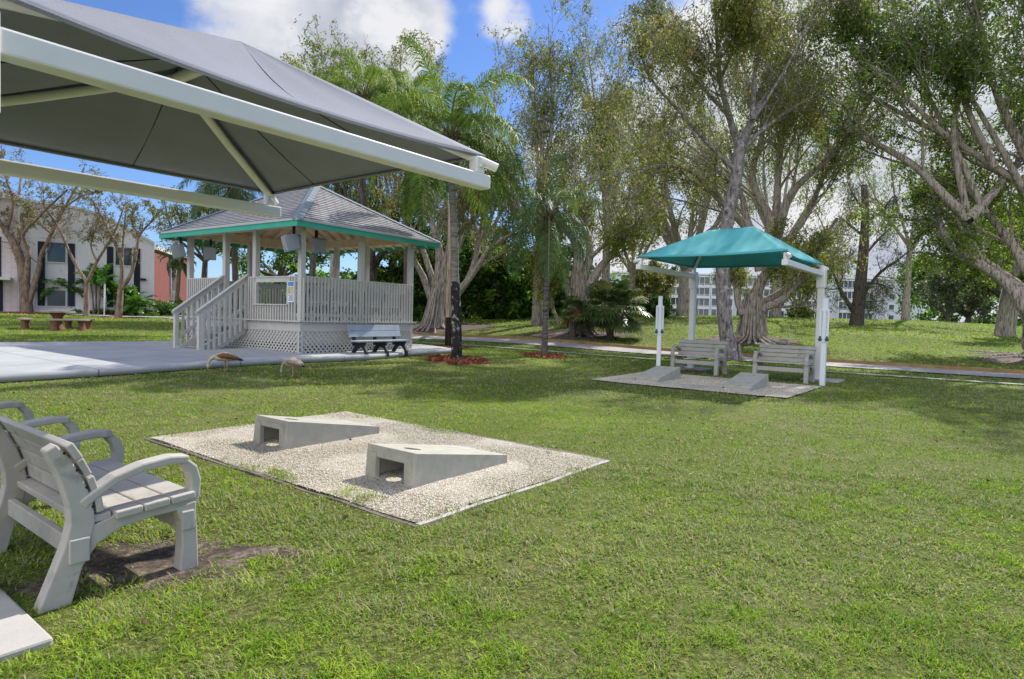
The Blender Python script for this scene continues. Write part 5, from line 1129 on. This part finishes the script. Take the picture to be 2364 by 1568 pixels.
baretree(83, (805, 1268), [([(805, 1268), (815, 1150), (822, 1050)], 37.6, .36, .26, False), ([(822, 1060), (830, 900), (800, 780), (740, 660), (690, 560), (640, 470)], 36, .22, .05, True), ([(822, 1060), (890, 960), (930, 800), (950, 690), (1020, 610), (1100, 520)], 38, .23, .05, True), ([(830, 900), (838, 750), (850, 600), (860, 470)], 39, .15, .04, True), ([(1020, 610), (1050, 540), (1000, 450)], 37, .08, .03, True), ([(950, 690), (900, 600), (930, 480)], 37, .1, .03, True)], 37.6, 'tan barked tree forking low in front of the right black shuttered window', 2600)
def clump(seed, x, y, d, L, n, label, stems=5, name='clump_palm', group='clump palms at the building wall', mat='lf_shrub', h=0.):
    rg = np.random.RandomState(seed); p = at(x, y, d); R = thing(name, (p[0], p[1], gz(p[0], p[1])), 0, label, 'palm', group); m = MB(); parts = []
    for k in range(stems):
        a = 2*PI*k/stems; q = np.array([math.cos(a)*.35, math.sin(a)*.3, h*rg.uniform(.7, 1.1)+.05]); m.tube([(q[0]*.4, q[1]*.4, -.05), q*.7+np.array([0, 0, .02]), q], [.06, .05, .04], 7); parts.append(q)
    m.build('stems', M['bark_tan'], R)
    for q in parts[:3]: fronds(rg, q, n, L, (1.35, .1), M[mat], R, 'crown', 26, .42, g=.13, droop=.5, wid=.07, az0=rg.rand()*6)
clump(91, 132, 721, 40, 1.7, 11, 'bright green clump palm under the first window', h=1.7); clump(92, 306, 724, 40.5, 1.6, 10, 'green clump palm under the right window', h=.4); clump(93, 222, 722, 40, 1.2, 8, 'thin clump palm between the windows', 3, h=2.3); clump(94, 275, 722, 41, .9, 7, 'small clump palm left of the right window', 3, h=1.4)
for k, (x, w, h, lb) in enumerate(((175, 60, 14, 'low dark shrub row left of the slim forked tree'), (235, 50, 13, 'low dark shrub by the thin white post'), (285, 50, 14, 'low dark shrub behind the low forking tree'), (335, 50, 12, 'low dark shrub at the end of the white wall'))): shrub(100+k, x, 724, 40.5, w, h, lb, 'lf_dark', 900, 'low shrubs along the white wall', ln=.15, wd=.09) if 0 else shrub(100+k, x, 724, 40.5, w, h, lb, 'lf_dark', 900, group='low shrubs along the white wall', ln=.15, wd=.09)
shrub(105, 380, 728, 43, 52, 36, 'clipped bright green hedge at the corner of the red brick building', 'lf_shrub', 3500, 'hedge', None, .13, .08, .6); shrub(106, 411, 722, 45, 26, 40, 'yellow green shrub right of the clipped hedge', 'lf_fig2', 1500, group=None, ln=.16, wd=.09)
p = at(241, 722, 39.5); m = MB(); m.tube([(0, 0, -.1), (0, 0, 1.95), (0, 0, 2.0)], [.045, .045, .02], 10); o = m.build('marker_post', M['post_white']); o.location = (p[0], p[1], gz(p[0], p[1])); tag(o, 'thin white post in front of the white wall', 'post')

# ------------------------------------------------------------------ lawn blades and loose pebbles
RGG = np.random.RandomState(5)
def vnoise(x, y, s, seed):
    r = np.random.RandomState(seed); t = r.rand(128, 128); X = x/s; Y_ = y/s; i = np.floor(X).astype(int); j = np.floor(Y_).astype(int); fx = X-i; fy = Y_-j; fx = fx*fx*(3-2*fx); fy = fy*fy*(3-2*fy); g = lambda a, b: t[a % 128, b % 128]
    return (g(i, j)*(1-fx)+g(i+1, j)*fx)*(1-fy)+(g(i, j+1)*(1-fx)+g(i+1, j+1)*fx)*fy
def blades():
    V_, F3, A_ = [], [], []; o = 0
    for d0, d1, den, ln, wd in ((1.2, 3.2, 10500, .042, .0058), (3.2, 6, 6500, .044, .0078), (6, 11, 2500, .048, .012), (11, 19, 800, .058, .022), (19, 34, 270, .08, .04), (34, 62, 65, .11, .09)):
        k = .92; c_ = .9; n = int(den*2*(d1-d0)*(k*d1+c_)); y = RGG.uniform(d0, d1, n); x = RGG.uniform(-1, 1, n)*(k*d1+c_); q_ = np.abs(x) < k*y+c_; x, y = x[q_], y[q_]; n = len(x)
        keep = np.ones(n, bool)
        for P, grow_ in ((PATIO, 0), (PIT1, 0), (PIT2, 0), (ROADP, 0), (WALKP, 0), (BPATH, 0)):
            # blades creep a little over the edges
            ww = (vnoise(x, y, .4, 31)-.5)*.5*min(1, d0/2.5); jx = x+RGG.randn(n)*.055+ww; jy = y+RGG.randn(n)*.055+ww; keep &= ~inpoly(jx, jy, P)
        for P in SLABS: keep &= ~inpoly(x+RGG.randn(n)*.06+(vnoise(x, y, .2, 33)-.5)*.2, y+RGG.randn(n)*.06, P)
        for bx, by, rx, ry in BEDS[:-2]: keep &= (((x-bx)/rx)**2+((y-by)/ry)**2) > RGG.uniform(.6, 1.05, n)
        for bx, by, rx, ry in BEDS[-2:]: keep &= (((x-bx)/rx)**2+((y-by)/ry)**2) > RGG.uniform(.02, 1.35, n)
        dens = vnoise(x, y, .2, 1)*.5+vnoise(x, y, .07, 2)*.5; keep &= dens > RGG.uniform(.02, .56, n)
        x, y = x[keep], y[keep]; n = len(x); z = gzv(x, y)+.02*inpoly(x, y, PIT1)
        dry = vnoise(x, y, 1.3, 3)*.4+vnoise(x, y, .16, 4)*.5+vnoise(x, y, 4., 7)*.55; lush = vnoise(x, y, 3.2, 5)*.4+vnoise(x, y, .5, 15)*.3+vnoise(x, y, .11, 16)*.4
        tint = np.where(RGG.rand(n) < np.clip((dry-.63)*2.4,   .04, .5)*(1 if d0 < 15 else .35), RGG.uniform(0, .16, n), -.08+.9*lush+RGG.randn(n)*.18+.1*vnoise(x, y, .25, 6))
        a = RGG.rand(n)*2*PI; tilt = RGG.uniform(.3, 1.4, n); D = np.stack([np.cos(a)*np.sin(tilt), np.sin(a)*np.sin(tilt), np.cos(tilt)], 1); L = ln*RGG.uniform(.5, 1.35, n)*np.clip(.5+1.5*(dens[keep]-.25), .45, 1.6); s = np.stack([-np.sin(a), np.cos(a), np.zeros(n)], 1)*(wd*RGG.uniform(.6, 1.2, n))[:, None]*.5
        B = np.stack([x, y, z-.004], 1); mid = B+D*(L*.55)[:, None]; D2 = nrm3(D+np.stack([np.cos(a), np.sin(a), -.6*np.ones(n)], 1)*.55); tip = mid+D2*(L*.5)[:, None]
        if d0 < 6: vs = np.stack([B-s, B+s, mid+s*.8, mid-s*.8, tip], 1); fs = [[0, 1, 2], [0, 2, 3], [3, 2, 4]]; q = 5
        else: vs = np.stack([B-s, B+s, tip], 1); fs = [[0, 1, 2]]; q = 3
        b = o+np.arange(n)[:, None]*q; F3.append(np.concatenate([b+f for f in fs])); V_.append(vs.reshape(-1, 3)); A_.append(np.repeat(np.clip(tint, 0, 1), q)); o += n*q
    tag(np_mesh('grass', np.concatenate(V_), np.concatenate(F3), 3, M['grass'], None, np.concatenate(A_)), 'short sunlit lawn grass with straw coloured dry patches', 'grass', kind='stuff')
blades()
def pebbles(P, n, size, lift, label):
    a = RGG.rand(n); b = RGG.rand(n); P = np.array(P); p = P[0]+(P[1]-P[0])*a[:, None]+(P[3]-P[0])*b[:, None]; so_ = np.where(RGG.rand(n) < .035, .16, .01); x, y = p[:, 0]+RGG.randn(n)*so_, p[:, 1]+RGG.randn(n)*so_
    z = gzv(x, y)+lift; s = size*RGG.uniform(.5, 1.5, n); C = np.stack([x, y, z], 1); R_ = RGG.randn(n, 3, 3); R_[:, 0] = nrm3(R_[:, 0]); R_[:, 1] = nrm3(np.cross(R_[:, 0], R_[:, 1])); R_[:, 2] = np.cross(R_[:, 0], R_[:, 1])
    ax = R_*np.stack([s, s*.75, s*.55], 1)[:, :, None]; vs = np.stack([C+ax[:, 0], C-ax[:, 0], C+ax[:, 1], C-ax[:, 1], C+ax[:, 2], C-ax[:, 2]], 1).reshape(-1, 3)
    f = np.array([[0, 2, 4], [2, 1, 4], [1, 3, 4], [3, 0, 4], [2, 0, 5], [1, 2, 5], [3, 1, 5], [0, 3, 5]]); fs = (np.arange(n)[:, None, None]*6+f).reshape(-1, 3)
    tag(np_mesh('gravel', vs, fs, 3, M['pebble'], None, np.repeat(RGG.rand(n), 6)), label, 'gravel', kind='stuff')
pebbles(PIT1, 70000, .0065, .02, 'loose pale shell gravel under the near toss boards')
pebbles(PIT2, 22000, .0095, .026, 'loose pale shell gravel under the far toss boards')

def litter(n, label):
    y = np.sqrt(RGG.uniform(1.6**2, 24**2, n)); x = RGG.uniform(-1, 1, n)*(.9*y+.3); keep = vnoise(x, y, 2.2, 41) > RGG.uniform(.25, .8, n)
    for P in (PATIO, PIT1, PIT2): keep &= ~inpoly(x, y, P) | (RGG.rand(n) < .06)
    x, y = x[keep], y[keep]; n = len(x); C = np.stack([x, y, gzv(x, y)+.03], 1); D = RGG.randn(n, 3)*np.array([1, 1, .25])
    v, f, a = leaf_quads(RGG, C, D, .055, .028, RGG.rand(n)); tag(np_mesh('fallen_leaves', v, f, 4, M['fallen'], None, a), label, 'leaves', kind='stuff')
litter(2600, 'scattered brown fallen leaves on the lawn')

C_ = []
for bx, by, rx, ry in BEDS[:3]:
    a = RGG.rand(900)*2*PI; q = np.sqrt(RGG.rand(900))*RGG.uniform(.8, 1.12, 900); C_.append(np.stack([bx+rx*q*np.cos(a), by+ry*q*np.sin(a)], 1))
C_ = np.concatenate(C_); n_ = len(C_); v_, f_, a_ = leaf_quads(RGG, np.stack([C_[:, 0], C_[:, 1], gzv(C_[:, 0], C_[:, 1])+.06+RGG.rand(n_)*.03], 1), RGG.randn(n_, 3)*np.array([1, 1, .4]), .13, .05, RGG.rand(n_))
tag(np_mesh('mulch_chips', v_, f_, 4, M['chips'], None, a_), 'loose red mulch chips round the palm trunks and the pole', 'mulch', kind='stuff')
